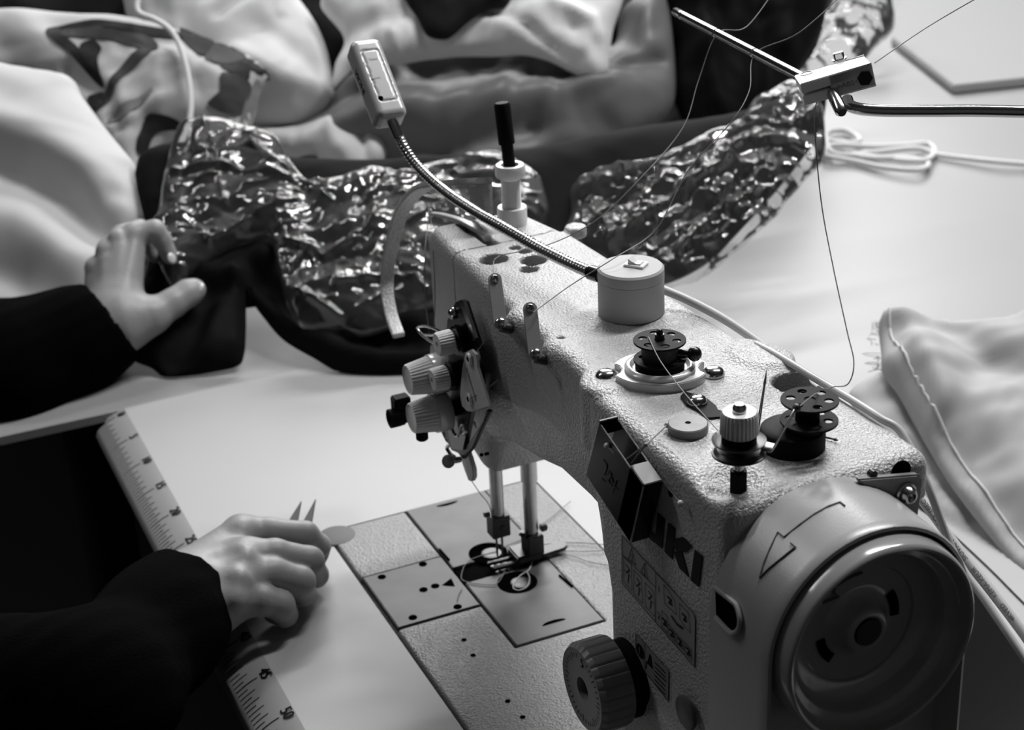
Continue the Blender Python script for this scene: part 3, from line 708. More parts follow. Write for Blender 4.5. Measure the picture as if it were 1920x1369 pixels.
m = M(); m.cyl(c, c + np.array([0, .03, 0]), .0055, 18); m.box(U(752, 762, y=.032), (.010, .012, .016)); m.build('bolt_arm', BLACK, sm, bevel=.001)
c = U(790, 800, y=.030); M().cyl(c, c + np.array([0, 0, -.010]), .0042, 16, bev=.001).build('stop_pin', BLACK, sm)
# face cover thread wire loop and small plate
P_ = [U(*p, y=.064) for p in [(835, 652), (806, 639), (784, 620), (785, 613), (800, 612), (826, 622), (812, 628), (797, 628)]]
M().tube(smooth(P_, 4), .0009, 8).build('wire_loop', CHROME, sm)
polyY([(806, 648), (817, 640), (822, 640), (818, 668), (812, 690), (806, 692)], .067, .0015, 'face_guide', GREYP)
# lower thread guide cluster and oval finger guard
polyY([(830, 790), (838, 800), (868, 845), (905, 790), (912, 768), (918, 772), (900, 808), (886, 840), (868, 862), (858, 850), (846, 845), (836, 822)], .056, .003, 'lower_bracket', DSTEEL)
P_ = [U(*p, y=.058) for p in [(822, 793), (828, 800), (832, 812), (839, 826), (845, 832), (838, 840), (845, 852), (852, 857)]]
M().tube(smooth(P_, 4), .0014, 8).build('spring_wire', CHROME, sm)
P_ = [U(*p, y=.052) for p in [(846, 790), (850, 810), (858, 818), (862, 806), (868, 795), (874, 808), (869, 814)]]
M().tube(smooth(P_, 4), .0010, 8).build('check_spring', CHROME, sm)
c0 = U(861, 862, y=.060); c1 = U(842, 865, y=.048); M().cyl(c0, c1, .0022, 14).build('guard_screw', DSTEEL, sm)
M().lathe(c1, c1 - c0, [(.0045, 0), (.0048, .0015), (.0030, .0022), (0, .0022)], 20).build('screw_head', STEEL, sm)
ov = [(867, 835), (873, 840), (880, 860), (886, 880), (887, 896), (884, 903), (878, 902), (870, 880), (862, 855), (862, 842)]
polyY(ov, .070, .0035, 'needle_guard', GREYP)
m = M(); m.cyl(U(903, 853, y=.077), U(903, 853, y=.079), .0015, 10); m.build('face_hole', HOLE, sm)
# head lower lobe dark seam dots are small holes
c = U(909, 852, y=.0785); M().cyl(c, c + np.array([0, .003, 0]), .0012, 10).build('face_hole', HOLE, sm)
# front plate of the thread post beside the take-up
# ---- winder base on the arm top
wc = U(1238, 690, z=.266)
def ell(cx, cy, a, b, z, n=48): return [(cx + a * math.cos(t), cy + b * math.sin(t), z) for t in np.linspace(0, 2 * math.pi, n, endpoint=False)]
sA = U(1137, 705, z=.266); sB = U(1338, 700, z=.266)
ang = math.atan2(sB[1] - sA[1], sB[0] - sA[0]); eu = np.array([math.cos(ang), math.sin(ang), 0]); ev = np.array([-math.sin(ang), math.cos(ang), 0])
def base_outline(k=1.0, z=.264):
    out = []; cc = (sA + sB) / 2; cc[2] = 0
    for t in np.linspace(0, 2 * math.pi, 72, endpoint=False):
        rr = .0235 if math.sin(t) > 0 else .0215
        x = .0262 * math.cos(t); y = rr * math.sin(t)
        for s_ in (-1, 1):      # scallop round each screw
            dx = x - s_ * .0292; d = math.hypot(dx, y)
            if d < .0085: x = s_ * .0292 + dx / max(d, 1e-5) * .0085; y = y / max(d, 1e-5) * .0085
        out.append(cc + (eu * x + ev * y) * k + np.array([0, 0, z]))
    return out
wb = M().prism(base_outline(), (0, 0, .0060)).build('winder_base', CREAM2, sm, bevel=.0010)
wcc = (sA + sB) / 2
M().lathe((wcc[0], wcc[1], .2695), (0, 0, 1), [(.0195, 0), (.0195, .0022), (.0180, .0034), (.0165, .0034), (.0150, .001), (0, .001)], 56).build('raised_ring', CREAM2, wb)
M().lathe((wcc[0], wcc[1], .2700), (0, 0, 1), [(.0135, 0), (.0135, .0042), (.012, .005), (0, .005)], 48).build('winder_seat', BLACK, wb)
for c in (sA, sB):
    M().lathe((c[0], c[1], .2655), (0, 0, 1), [(.0062, 0), (.0062, .0012), (.0050, .0030), (.003, .0040), (0, .0043)], 28).build('dome_screw', CHROME, sm)
# small clamp under a screw, tension stud, winder drum
blk = [(175, 515), (215, 470), (262, 485), (300, 492), (340, 520), (420, 535), (500, 600), (520, 640), (560, 650), (560, 700), (430, 712), (330, 640), (230, 590)]
M().prism([U(1240 + x / 4.889, 640 + y / 4.889, z=.2655) for x, y in blk], (0, 0, .0008)).build('clamp_plate', BLACK, sm)
c = U(1307, 755, z=.266); M().lathe(c, (0, 0, 1), [(.0055, 0), (.0055, .0012), (.0044, .0030), (.0025, .0038), (0, .0040)], 28).build('dome_screw', CHROME, sm)
tx, ty = .4904, .0700
M().lathe((tx, ty, .2585), (0, 0, 1), [(.0046, 0), (.0046, .0105), (.0040, .0115), (0, .0115)], 6).build('stud_nut', BLACK, sm, angle=20)
M().cyl((tx, ty, .268), (tx, ty, .3035), .0026, 18).build('tension_stud', STEEL, sm)
for z in (.2810, .2855): M().lathe((tx, ty, z), (0, 0, 1), [(.003, -.0006), (.0105, -.0006 if z < .283 else -.0015), (.0130, (.0004 if z > .283 else -.0014)), (.0132, (.0012 if z > .283 else -.0020)), (.0105, .0004 if z < .283 else 0), (.003, .0004)], 44).build('tension_disc', DSTEEL, sm)
M().lathe((tx, ty, .2850), (0, 0, 1), [(.0085, 0), (.0085, .0035), (.004, .006)], 32).build('tension_spring', BLACK, sm)
M().lathe((tx, ty, .2895), (0, 0, 1), [(.0085, 0), (.0094, .0008), (.0090, .0108), (.0080, .0122), (.0036, .0122)], knurl=(28, .0008, .0006, .0112)).build('tension_nut', CREAM, sm, angle=35)
M().lathe((tx, ty, .3010), (0, 0, 1), [(.0034, 0), (.0034, .0030), (.0022, .0046), (0, .0048)], 20).build('stud_screw', CHROME, sm)
lv = [U(1432, 838, z=.282), U(1452, 842, z=.282)]; lt = U(1494, 765, z=.297); lw = np.array([0, 0, 0])
dd = lv[1] - lv[0]; dd /= np.linalg.norm(dd); wv_ = np.cross((0, 0, 1), dd) * .0042
m = M(); m.add([lv[0] - wv_, lv[0] + wv_, lv[1] + wv_, lv[1] - wv_, lt + wv_ * .7, lt - wv_ * .7], [(0, 1, 2, 3), (3, 2, 4, 5)])
lo = m.build('thread_lever', STEEL, sm, angle=20); md = lo.modifiers.new('thick', 'SOLIDIFY'); md.thickness = .0008
M().sphere(lt, .0022, 12).build('lever_guide', DSTEEL, lo)
dcx = U(1485, 836, z=.265)
M().lathe((dcx[0], dcx[1], .264), (0, 0, 1), [(.0165, 0), (.0165, .0085), (.0160, .0110), (.0150, .0118), (.0100, .0122), (0, .0122)], 64).build('winder_drum', BLACK, sm)
M().lathe((dcx[0] + .004, dcx[1] + .004, .276), (0, 0, 1), [(.0105, 0), (.0105, .004), (.0045, .0045), (.0042, .012), (0, .0125)], 40).build('winder_spindle', BLACK, sm)

c = U(1004, 451, z=.2650); m = M(); m.lathe((c[0], c[1], .2648), (0, 0, 1), [(.0040, 0), (.0040, .0006), (.0034, .0008), (0, .0008)], 24); m.build('flat_screw', GREYP, sm)
M().box((c[0], c[1], .2657), (.0060, .0008, .0003)).build('screw_slot', HOLE, sm)
# ================================================================ bobbins
def bobbin(c, label, wound, tilt=(0, 0, 1)):
    t = thing('bobbin', c, label, 'bobbin', 'black bobbins on the arm top')
    R, r, Hh = .0143, .0098 if wound else .0052, .0112
    for k, z in enumerate((0, Hh)):
        # disc with six round holes built as a ring of quads and a drilled face
        bm = bmesh.new(); n = 60
        cu = bpy.data.curves.new('f', 'CURVE'); cu.dimensions = '2D'; cu.fill_mode = 'BOTH'; cu.extrude = .00045; cu.bevel_depth = .0001
        def circ(x, y, rr, nn):
            sp = cu.splines.new('POLY'); sp.points.add(nn - 1); sp.use_cyclic_u = True
            for i in range(nn): a = 2 * math.pi * i / nn; sp.points[i].co = (x + rr * math.cos(a), y + rr * math.sin(a), 0, 1)
        circ(0, 0, R, 64)
        for i in range(6): a = math.pi / 3 * i + .35; circ(.0094 * math.cos(a), .0094 * math.sin(a), .0025, 20)
        circ(0, 0, .0030, 20)
        o = bpy.data.objects.new('f', cu); me = o.to_mesh().copy(); o.to_mesh_clear(); bpy.data.objects.remove(o)
        co = np.empty(len(me.vertices) * 3, 'f'); me.vertices.foreach_get('co', co); co = co.reshape(-1, 3)
        a_, b_, c_ = frame(tilt); co = np.array(c) + co[:, :1] * b_ + co[:, 1:2] * c_ + (co[:, 2:] + z) * a_
        me.vertices.foreach_set('co', co.astype('f').ravel()); me.materials.clear()
        mk('flange', me, t, None, mat('bobbin_black', .010, .6, spec=.08), 40); bm.free()
    M().lathe(c, tilt, [(r * .99, 0), (r, .0008), (r * (1.03 if wound else 1), Hh / 2), (r, Hh - .0008), (r * .99, Hh)], 40).build('wound_thread' if wound else 'core', mat('dark_thread', .035, .6, bump=1., scale=1600, dist=.0004, kind='wave') if wound else BLACK, t)
    return t
bobbin((wcc[0], wcc[1], .2755), 'black bobbin wound with dark thread on the white winder plate', True)
M().cyl((wcc[0], wcc[1], .272), (wcc[0], wcc[1], .2905), .0026, 14).build('winder_pin', DSTEEL, wb)
M().sphere((wcc[0], wcc[1], .2915), .0020, 14).build('pin_ball', BLACKM, wb)
a0 = np.array([wcc[0], wcc[1], .279]); a1 = U(1302, 664, z=.279); e = a1 - a0; e /= np.linalg.norm(e)
m = M(); m.tube([a0 + e * .009, a0 + e * .016, a1], [.0030, .0022, .0026], 12); m.sphere(a1, .0042, 16); m.build('winder_latch', BLACKM, wb)
bc = U(1517, 788, z=.2800)
bobbin((bc[0], bc[1], .2800), 'empty black bobbin standing tall beside the thread lever', False)

# ================================================================ small loose things on the arm
c = U(1290, 808, z=.2652)
t = thing('magnet_disc', c, 'round grey magnet disc with a centre hole tied to the black case', 'magnet')
M().lathe(c, (0, 0, 1), [(.0102, 0), (.0104, .0006), (.0104, .0042), (.0098, .0048), (.0016, .0048), (.0014, .002), (0, .002)], 48).build('disc', mat('ferrite_grey', 118, .5, mottle=.15, mscale=150), t)
k0 = U(1251, 797, z=.268); M().sphere(k0, .0016, 12).build('knot', GREYP, t)
k1 = U(1211, 834, y=.040)
m = M(); m.tube([k0, k1], .00045, 6); m.tube([k1, U(1165, 869, y=.040)], .00045, 6); m.tube([k1, U(1194, 855, y=.039), U(1184, 869, y=.040)], .0004, 6); m.sphere(k1, .0012, 8); m.build('tie_thread', THREAD, t)
# black tin case held to the front of the column
yb_, yf_ = .0475, .0370
q = lambda x, y, yy: U(1080 + x / 4.891, 760 + y / 4.891, y=yy)
A_, B_, C_, D_ = [q(*p, yf_) for p in [(212, 160), (92, 640), (500, 1268), (618, 745)]]
t = thing('needle_case', (A_ + C_) / 2 * np.array([1, 0, 1]) + np.array([0, yb_ + .0015, 0]), 'black metal case hanging on the machine front over the letters', 'case')
th = np.array([0, .0007, 0]); dep = np.array([0, yb_ - yf_, 0])
pn = M().prism([A_, B_, C_, D_], th).build('front_panel', BLACKM, t, bevel=.0003)
M().prism([A_ + dep, B_ + dep, C_ + dep, D_ + dep], th).build('back_panel', BLACKM, t, bevel=.0003)
e1 = (B_ - A_) / np.linalg.norm(B_ - A_); e2 = (D_ - A_) / np.linalg.norm(D_ - A_)
f1 = A_ + (D_ - A_) * .70; f2 = B_ + (C_ - B_) * .70
M().prism([f1, f2, C_, D_], dep).build('closed_end', BLACKM, t, bevel=.0005)
M().prism([f1 - e1 * .0004, D_ - e1 * .0004, D_ - e1 * .0004 + dep, f1 - e1 * .0004 + dep], -e1 * .0009).build('steel_lid', mat('mirror_steel', .15, .6, .8), t, bevel=.0004)
M().prism([A_ + th, A_ + e1 * .01 + th, A_ + e1 * .01 + dep, A_ + dep], e2 * .0008).build('end_wall', BLACKM, t)
M().tube([D_ + th * 0, C_], .0005, 8).build('seam', CHROME, t)
M().tube([A_ - e1 * .0008, A_ - e1 * .0008 + dep], .0009, 8).build('lip', DSTEEL, t)
sc_ = M(); 
for L in ([(250, 500), (285, 560), (262, 640), (300, 620)], [(300, 600), (325, 640), (300, 690), (330, 740)], [(330, 660), (345, 720), (372, 690), (350, 760), (330, 800)], [(235, 670), (262, 700)], [(355, 745), (380, 775)]):
    P_ = [q(*p, yf_ - .0002) for p in L]
    sc_.tube(smooth(P_, 4), .0003, 5)
sc_.build('scratched_writing', mat('scratch_grey', 60, .4), pn)
for nm, px_, tail, yy, lb in (('headed_pin', (1138, 836), (1150, 850), .036, 'white headed pin resting on the black metal case'), ('headed_pin', (1276, 944), (1233, 891), .046, 'white headed pin below the case beside the black letters')):
    h_ = U(*px_, y=yy); t_ = thing(nm, h_, lb, 'pin', None)
    M().sphere(h_, .0017, 16).build('pin_head', mat('pearl_white', 225, .25), t_)
    M().tube([h_, U(*tail, y=yy + (.003 if yy > .04 else -.0003))], .0003, 6).build('pin_shaft', STEEL, t_)
c = U(1258, 925, y=.0495); M().cyl(c, c + np.array([0, -.0006, 0]), .0019, 14).build('screw_hole', HOLE, sm)
b = U(1421, 803, z=.2655); tpn = b + np.array([-.0052, .0018, .0295])
tpn = UP(1438, 692, b, CF)
t_ = thing('machine_needle', b, 'long sewing needle standing upright behind the white ribbed nut', 'needle')
M().tube([b, b + (tpn - b) * .3, b + (tpn - b) * .72, b + (tpn - b) * .76, tpn], [.0010, .0009, .0006, .0008, .0001], 10).build('shaft', CHROME, t_)
b = U(1548, 820, z=.2662); e = U(1572, 826, z=.2662)
o = M().tube([b, b + (e - b) * .6, b + (e - b) * .75, e], [.0006, .0005, .0009, .0001], 8).build('machine_needle', DSTEEL); o['label'] = 'small dark needle lying flat beside the black winder drum'; o['category'] = 'needle'

# ================================================================ gooseneck lamp
lc = np.array([.2838, .1215, .2652]); R_ = .0198
lamp = thing('gooseneck_lamp', lc, 'gooseneck work lamp with a round grey magnetic base and small grey head', 'lamp')
lb_ = M().lathe(lc, (0, 0, 1), [(R_ - .0005, 0), (R_, .0006), (R_, .0222)], 64).build('magnetic_base', LAMPG, lamp)
M().lathe(lc, (0, 0, 1), [(R_, .0224), (R_ + .0001, .0228), (R_, .0284), (R_ - .0012, .0296), (0, .0298)], 64).build('base_lid', LAMPG, lamp)
sc0 = lc + np.array([.001, .003, .0298]); ax_ = [np.array([.78, .62, 0]), np.array([-.62, .78, 0]), np.array([0, 0, 1.])]
M().box(sc0 + np.array([0, 0, .0006]), (.0125, .0095, .0016), ax_).build('switch_plate', CREAM, lamp, bevel=.0004)
M().prism([sc0 + ax_[0] * a + ax_[1] * b_ + np.array([0, 0, z]) for a, b_, z in ((-.0042, -.003, .001), (.0042, -.003, .001), (.0038, -.003, .0024), (0, -.003, .0016), (-.0038, -.003, .0046))], ax_[1] * .006).build('rocker_switch', CREAM, lamp, bevel=.0003)
gp = [(1127, 517, .106), (1100, 508, .104), (1060, 490, .100), (1005, 462, .094), (950, 430, .088), (900, 402, .083), (850, 370, .078), (812, 340, .074), (780, 308, .070), (757, 275, .066), (742, 243, .063), (733, 222, .061)]
gpts = smooth([U(a, b, y=c) for a, b, c in gp], 24)
Ls = np.concatenate([[0], np.cumsum([np.linalg.norm(b - a) for a, b in zip(gpts[:-1], gpts[1:])])])
n_ = int(Ls[-1] / .00055); ls = np.linspace(0, Ls[-1], n_); gg = np.stack([np.interp(ls, Ls, [p[i] for p in gpts]) for i in range(3)], 1)
rr = [.0031 + .0007 * (.5 + .5 * math.cos(l / .0028 * 2 * math.pi)) for l in ls]
rr = [.0037 if (l < .012 or l > Ls[-1] - .014) else r for r, l in zip(rr, ls)]
M().tube(list(gg), rr, 14).build('gooseneck', mat('gooseneck_steel', .5, .2, 1.), lamp, angle=80)
M().tube([gg[0], gg[20]], .0046, 16).build('neck_sleeve', BLACKM, lamp)
h0 = gpts[-1]; h1 = UP(683, 92, h0 + np.array([-.02, .012, 0]), CF)
a_ = h1 - h0; Lh = np.linalg.norm(a_); a_ /= Lh
fn_ = np.array([.70, .05, .62]); fn_ -= a_ * (fn_ @ a_); fn_ /= np.linalg.norm(fn_); sd_ = np.cross(a_, fn_)
if sd_ @ CR < 0: sd_ = -sd_
cc_ = h0 + a_ * (Lh / 2 + .001) - fn_ * .002
def head_f(P):
    q = np.abs(np.stack([(P - cc_) @ a_, (P - cc_) @ sd_, (P - cc_) @ fn_], 1)) - np.array([(Lh + .006) / 2, .01125, .0095]) + .0048
    d = np.linalg.norm(np.maximum(q, 0), axis=1) + np.minimum(q.max(1), 0) - .0048
    w = np.abs(np.stack([(P - cc_ - a_ * .001) @ a_, (P - cc_) @ sd_], 1)) - np.array([Lh * .36, .0062]) + .002
    g = np.linalg.norm(np.maximum(w, 0), axis=1) + np.minimum(w.max(1), 0) - .002
    return np.maximum(d, -np.maximum(np.abs(g) - .0006, .0088 - (P - cc_) @ fn_))
Vl, Fl = nets(head_f, cc_ - .045, cc_ + .045, .0009)
mk('lamp_head', mesh_np('lamp_head', Vl, Fl), lamp, None, mat('lamp_head_plastic', 170, .22, coat=.3), 60)
c = UP(714, 184, cc_ + fn_ * .0094, fn_); M().cyl(c - fn_ * .001, c + fn_ * .0003, .0018, 16).build('led_hole', HOLE, lamp)
for px_ in ((700, 110), (705, 145)):
    c = UP(*px_, cc_ + fn_ * .0096, fn_); M().box(c, (.0016, .006, .0004), [a_, sd_, fn_]).build('moulded_mark', LAMPG, lamp)
m = M(); cs = cc_ - sd_ * .0114
put_text(m, 'VIOHI', .0075, cs + a_ * .003, -a_, fn_, .0002)
m.build('head_lettering', INK, lamp, angle=None)
# lamp cable: along the back of the arm, down past the belt cover
cb0 = U(1231, 538, y=.139)
pts = [cb0, U(1290, 563, y=.152), U(1360, 600, y=.163), U(1430, 648, y=.172), U(1500, 705, y=.176), U(1570, 757, y=.178), U(1640, 822, y=.180), U(1700, 900, y=.182), U(1748, 962, y=.184), U(1800, 1034, y=.186), U(1860, 1110, y=.188), U(1925, 1196, y=.190), U(2010, 1320, y=.192), U(2060, 1430, y=.19)]
cs_ = smooth(pts, 10)
cab = M().tube(cs_, .0027, 14).build('cable', CABLE, lamp)
m = M()
def cable_text(txt, px, py, sz):
    P = np.array(cs_); i = int(np.argmin([np.linalg.norm(np.array([W/2 + F*((p-CAM)@CR)/((p-CAM)@CF), H/2 - F*((p-CAM)@CU)/((p-CAM)@CF)]) - (px, py)) for p in P]))
    t = P[min(i + 1, len(P) - 1)] - P[i - 1]; t /= np.linalg.norm(t); v = (CAM - P[i]) / np.linalg.norm(CAM - P[i]); v -= t * (v @ t); v /= np.linalg.norm(v)
    put_text(m, txt, sz, P[i] + v * .0028, -t, np.cross(v, -t))
for tx_, a, b in (('CEBEC', 1748, 955), ('OOOO', 1776, 988), ('SIOVAN', 1812, 1030), ('KEMA-KEUR', 1852, 1090), ('4RVED', 1895, 1148)): cable_text(tx_, a, b, .0036 if tx_ != 'OOOO' else .0044)
m.build('cable_print', mat('print_grey', 90, .6), cab, angle=None)
# second thin wire lying along the back edge of the arm top
pts = [U(1418, 646, z=.266), U(1460, 668, z=.267), U(1520, 705, z=.267), U(1600, 752, z=.267), U(1650, 784, z=.2668), U(1690, 812, z=.262), U(1735, 900, y=.172), U(1790, 1040, y=.178), U(1850, 1130, y=.180), U(1925, 1240, y=.182), U(2010, 1370, y=.184)]
o = M().tube(smooth(pts, 8), .0021, 12).build('thin_wire', mat('flat_wire', 196, .35)); o['label'] = 'thin pale wire running beneath the lamp cable along the arm edge'; o['category'] = 'wire'

# ================================================================ thread stand arm
ts = thing('thread_stand_arm', (.38, .2, .42), 'notched steel thread rod in a white clamp block at upper right', 'thread guide')
r0 = U(1266, 22, y=.252); r1 = U(1505, 146, y=.207); dr = (r1 - r0) / np.linalg.norm(r1 - r0); Lr = np.linalg.norm(r1 - r0)
def pos_on(px): # fraction along the rod for a photo x
    return min(np.linspace(0, 1, 400), key=lambda f: abs(W/2 + F*((r0 + (r1-r0)*f - CAM)@CR)/((r0 + (r1-r0)*f - CAM)@CF) - px))
fr_ = [pos_on(1281) * Lr, pos_on(1345) * Lr, pos_on(1416) * Lr]
pr = [(.0024, 0), (.0030, .0008)]
for f_ in fr_: pr += [(.0030, f_ - .0012), (.0021, f_ - .0008), (.0021, f_ + .0008), (.0030, f_ + .0012)]
pr += [(.0030, Lr + .006), (0, Lr + .006)]
M().lathe(r0, dr, pr, 24).build('notched_rod', CHROME, ts)
b0 = U(1560, 155, y=.2)
bx_ = U(1640, 128, y=.2) ; 
# clamp block: its long axis runs to the right in the photo
la = np.array([.05, .985, .12]); la /= np.linalg.norm(la); un = np.array([.12, -.12, .98]); un -= la * (un @ la); un /= np.linalg.norm(un); fw_ = np.cross(la, un)
if fw_ @ CF > 0: fw_ = -fw_
la = np.array(U(1637, 160, y=.2)) - U(1500, 198, x=.385); 
v0 = UP(1505, 178, b0, CF); v1 = UP(1637, 140, b0 + CF * -.004, CF); la = v1 - v0; Lb = np.linalg.norm(la) ; la /= Lb
bk = UP(1482, 152, b0 + CF * .018, CF) - UP(1505, 165, b0, CF); bk -= la * (bk @ la); Db = np.linalg.norm(bk); bk /= Db
un = np.cross(la, bk); un = un if un[2] > 0 else -un
Hb = .0115; cen = (v0 + v1) / 2 + bk * Db / 2 
blk_ = M()
for k_, (z0, z1) in enumerate(((.0006, .0062), (-.0062, -.0006))):
    x0 = -Lb / 2; x1 = Lb / 2 
    blk_.box(cen + un * (z0 + z1) / 2, (Lb, Db, z1 - z0), [la, bk, un])
blk_.box(cen + la * Lb * .2, (Lb * .6, Db, .0124), [la, bk, un])
bo_ = blk_.build('clamp_block', mat('clamp_plastic', 228, .4), ts, bevel=.0004, angle=30)
sc1 = UP(1574, 112, cen + un * .0062, un); M().lathe(sc1, un, [(.0040, 0), (.0040, .0008), (.0030, .0010), (.0030, .0040), (.0022, .0044), (0, .0044)], 24).build('clamp_screw', CHROME, ts)
sc2 = UP(1512, 137, cen + un * .0063, un); M().lathe(sc2, un, [(.0036, -.001), (.0036, .0001), (.0026, .0002), (.0024, -.0005), (0, -.0005)], 24).build('screw_recess', DSTEEL, ts)
hx = UP(1622, 147, cen - bk * (Db / 2 + .0003), -bk); M().lathe(hx + bk * .001, -bk, [(.0042, 0), (.0042, .0012), (0, .0012)], 6).build('hex_nut', BLACKM, ts, angle=20)
m = M(); put_text(m, '>ABS<', .0042, UP(1590, 158, cen - bk * (Db / 2 + .0005), -bk), la, un, .0001); m.build('moulded_letters', mat('moulded_grey', 160, .4), ts, angle=None)
st0 = UP(1553, 158, cen, -bk); st1 = UP(1579, 212, st0 - CF * .022, CF)
d_ = st1 - st0; L_ = np.linalg.norm(d_); M().lathe(st0, d_, [(.0031, 0), (.0031, L_ * .3), (.0034, L_ * .31), (.0034, L_ * .93), (.0022, L_), (0, L_)], 24).build('short_rod', CHROME, ts)
pts = [UP(1588, 186, cen, -bk) , UP(1597, 200, cen - bk * .006, -bk), UP(1640, 207, cen - bk * .007, -bk), UP(1750, 208, cen - bk * .007, -bk), UP(1850, 208, cen - bk * .007, -bk), UP(2100, 214, cen - bk * .007, -bk)]
M().tube(smooth(pts, 6), .0033, 18).build('bent_rod', CHROME, ts)

# ================================================================ threads
def thread(pts, label, r=.00032, m=THREAD, name='sewing_thread', grp='machine threads'):
    P = smooth(pts, 8); o = M().tube(P, r, 6).build(name, m); o['label'] = label; o['category'] = 'thread'; o['group'] = grp; return o
n1 = r0 + dr * fr_[1]; n2 = r0 + dr * fr_[2]
def mix(a, b, n, sag=0): return [a + (b - a) * t + np.array([0, 0, -sag * math.sin(math.pi * t)]) for t in np.linspace(0, 1, n)]
e1_ = U(930, 530, y=.055); h1 = U(938, 480, z=.266)
thread([U(1460, -30, y=.30), U(1400, 50, y=.26), n1, U(1310, 150, y=.215), U(1280, 240, y=.19), U(1200, 335, y=.15), U(1115, 415, y=.12), U(1025, 460, y=.10), h1, U(925, 500, y=.062), e1_], 'long thread from the upper rod notch down to the far thread hook')
thread([U(1600, -30, y=.28), U(1500, 60, y=.24), n2, U(1405, 170, y=.20), U(1370, 230, y=.18), U(1290, 320, y=.16), U(1230, 430, y=.15), U(1150, 485, y=.112), U(1070, 535, y=.085), U(1000, 586, y=.055)], 'long thread from the lower rod notch to the near thread hook')
thread([U(1860, -20, y=.30), U(1740, 50, y=.26), U(1640, 118, y=.205)], 'thread running from the clamp block out through the top right corner')
thread([U(1548, 180, y=.198), U(1530, 196, y=.197), U(1528, 250, y=.19), U(1540, 380, y=.18), U(1562, 500, y=.17), U(1588, 620, y=.16), U(1601, 680, y=.155), U(1590, 720, y=.15), U(1560, 726, z=.280), U(1530, 738, z=.2935), U(1496, 765, z=.297)], 'slack thread hanging from the clamp block to the thread lever')
thread([U(1216, 632, z=.288), U(1240, 680, z=.288), U(1290, 745, z=.288), U(1346, 807, z=.288)], 'short taut thread from the wound bobbin to the white ribbed nut')
thread([U(881, 748, y=.046), U(905, 734, y=.050), U(935, 712, y=.055)], 'short thread end at the lower eyelet of the guide plate', .0003)
thread([U(881, 673, y=.046), U(893, 662, y=.050), U(915, 628, y=.056)], 'short thread end at the upper eyelet of the guide plate', .0003)
lv_ = U(804, 408, y=.0975)
thread([lv_, U(797, 470, y=.074), U(797, 560, y=.072), U(805, 622, y=.066), U(806, 640, y=.066)], 'thread dropping from the lever eye, the left of the two strands')
thread([U(807, 404, y=.096), U(812, 470, y=.076), U(816, 560, y=.072), U(812, 625, y=.066)], 'thread dropping from the lever eye, the right of the two strands')
thread([U(885, 903, y=.072), U(900, 925, y=.080), U(918, 950, y=.088), U(925, 990, y=.092), U(934, 1028, y=.097)], 'thread from the oval guard down to the needle')
zz = .0015
def T(*a, z=zz): return [U(*p, z=z) for p in a]
thread(T((932, 1034), (902, 1042), (875, 1055), (865, 1080), (872, 1090)) + T((905, 1096), (932, 1094), (948, 1068)), 'loop of thread lying over the far slide plate', .00035)
thread([U(1012, 1030, z=.008)] + T((1000, 1048), (992, 1068), (975, 1080), (962, 1100), (972, 1107), (988, 1100), (993, 1085), (988, 1072)), 'pale thread loop drooping over the near bobbin window', .0005, THREADL)
thread(T((866, 1104), (860, 1114), (857, 1126)), 'tiny thread end on the needle plate')
thread(T((940, 1027), (980, 1010), (1015, 985), (1070, 940)), 'thread trailing straight back across the bed')
thread(T((1005, 1022), (1040, 1019), (1090, 1018), (1160, 1024)), 'trailing thread tail farthest from the foot')
thread(T((1000, 1028), (1050, 1032), (1100, 1034), (1160, 1030)), 'trailing thread tail nearest the foot')
thread(T((1010, 1035), (1070, 1042), (1110, 1055), (1160, 1062)), 'crinkled trailing thread tail closest to the column')
# ================================================================ cloth: closed, puffed sheets lying or leaning on the worktable
def seg_d(A, pts):
    return line_d(A[:, 0], A[:, 1], pts)
_nt = np.random.RandomState(3)
def fbm(A, sc_, seed, oct_=3, warp=.0):
    """cheap smooth noise: sum of rotated sines with warping"""
    rs = np.random.RandomState(seed); out = np.zeros(len(A)); amp = 1; fr = 1 / sc_
    X = A.copy()
    for o in range(oct_):
        a, b, c, d = rs.uniform(0, 6.28, 4)
        u = X[:, 0] * math.cos(a) + X[:, 1] * math.sin(a); v = -X[:, 0] * math.sin(a) + X[:, 1] * math.cos(a)
        out += amp * np.sin(u * fr * 6.28 + c + 1.3 * np.sin(v * fr * 4.1 + d) ) * np.cos(v * fr * 3.7 + a)
        X = X + warp * np.stack([np.sin(v * fr * 3 + c), np.cos(u * fr * 3 + d)], 1) / fr; amp *= .5; fr *= 1.9
    return out
def creases(A, cell, ang, stretch, seed):
    """crumple: flat facets meeting in sharp folds, drawn out along one direction"""
    c, s_ = math.cos(ang), math.sin(ang); X = np.stack([(A[:, 0] * c + A[:, 1] * s_) / (cell * stretch), (-A[:, 0] * s_ + A[:, 1] * c) / cell], 1)
    X = X + .35 * np.stack([np.sin(X[:, 1] * 2.1 + seed), np.sin(X[:, 0] * 1.7 + seed * 2)], 1)
    rs = np.random.RandomState(seed); lo = X.min(0) - 1; hi = X.max(0) + 1; n = int((hi - lo).prod())
    S_ = lo + rs.rand(n, 2) * (hi - lo); hz = rs.normal(0, .35, n); G2 = rs.normal(0, .9, (n, 2)); out = np.empty(len(X))
    for i in range(0, len(X), 4000):
        D = np.linalg.norm(X[i:i+4000, None] - S_[None], axis=2); o = np.argpartition(D, 2, axis=1)[:, :3]; dd = np.take_along_axis(D, o, 1); o = np.take_along_axis(o, np.argsort(dd, 1), 1); dd = np.sort(dd, 1)
        e = dd[:, 1] - dd[:, 0]; out[i:i+4000] = np.minimum(e, .7) + .25 * dd[:, 0]
    return out - out.mean()
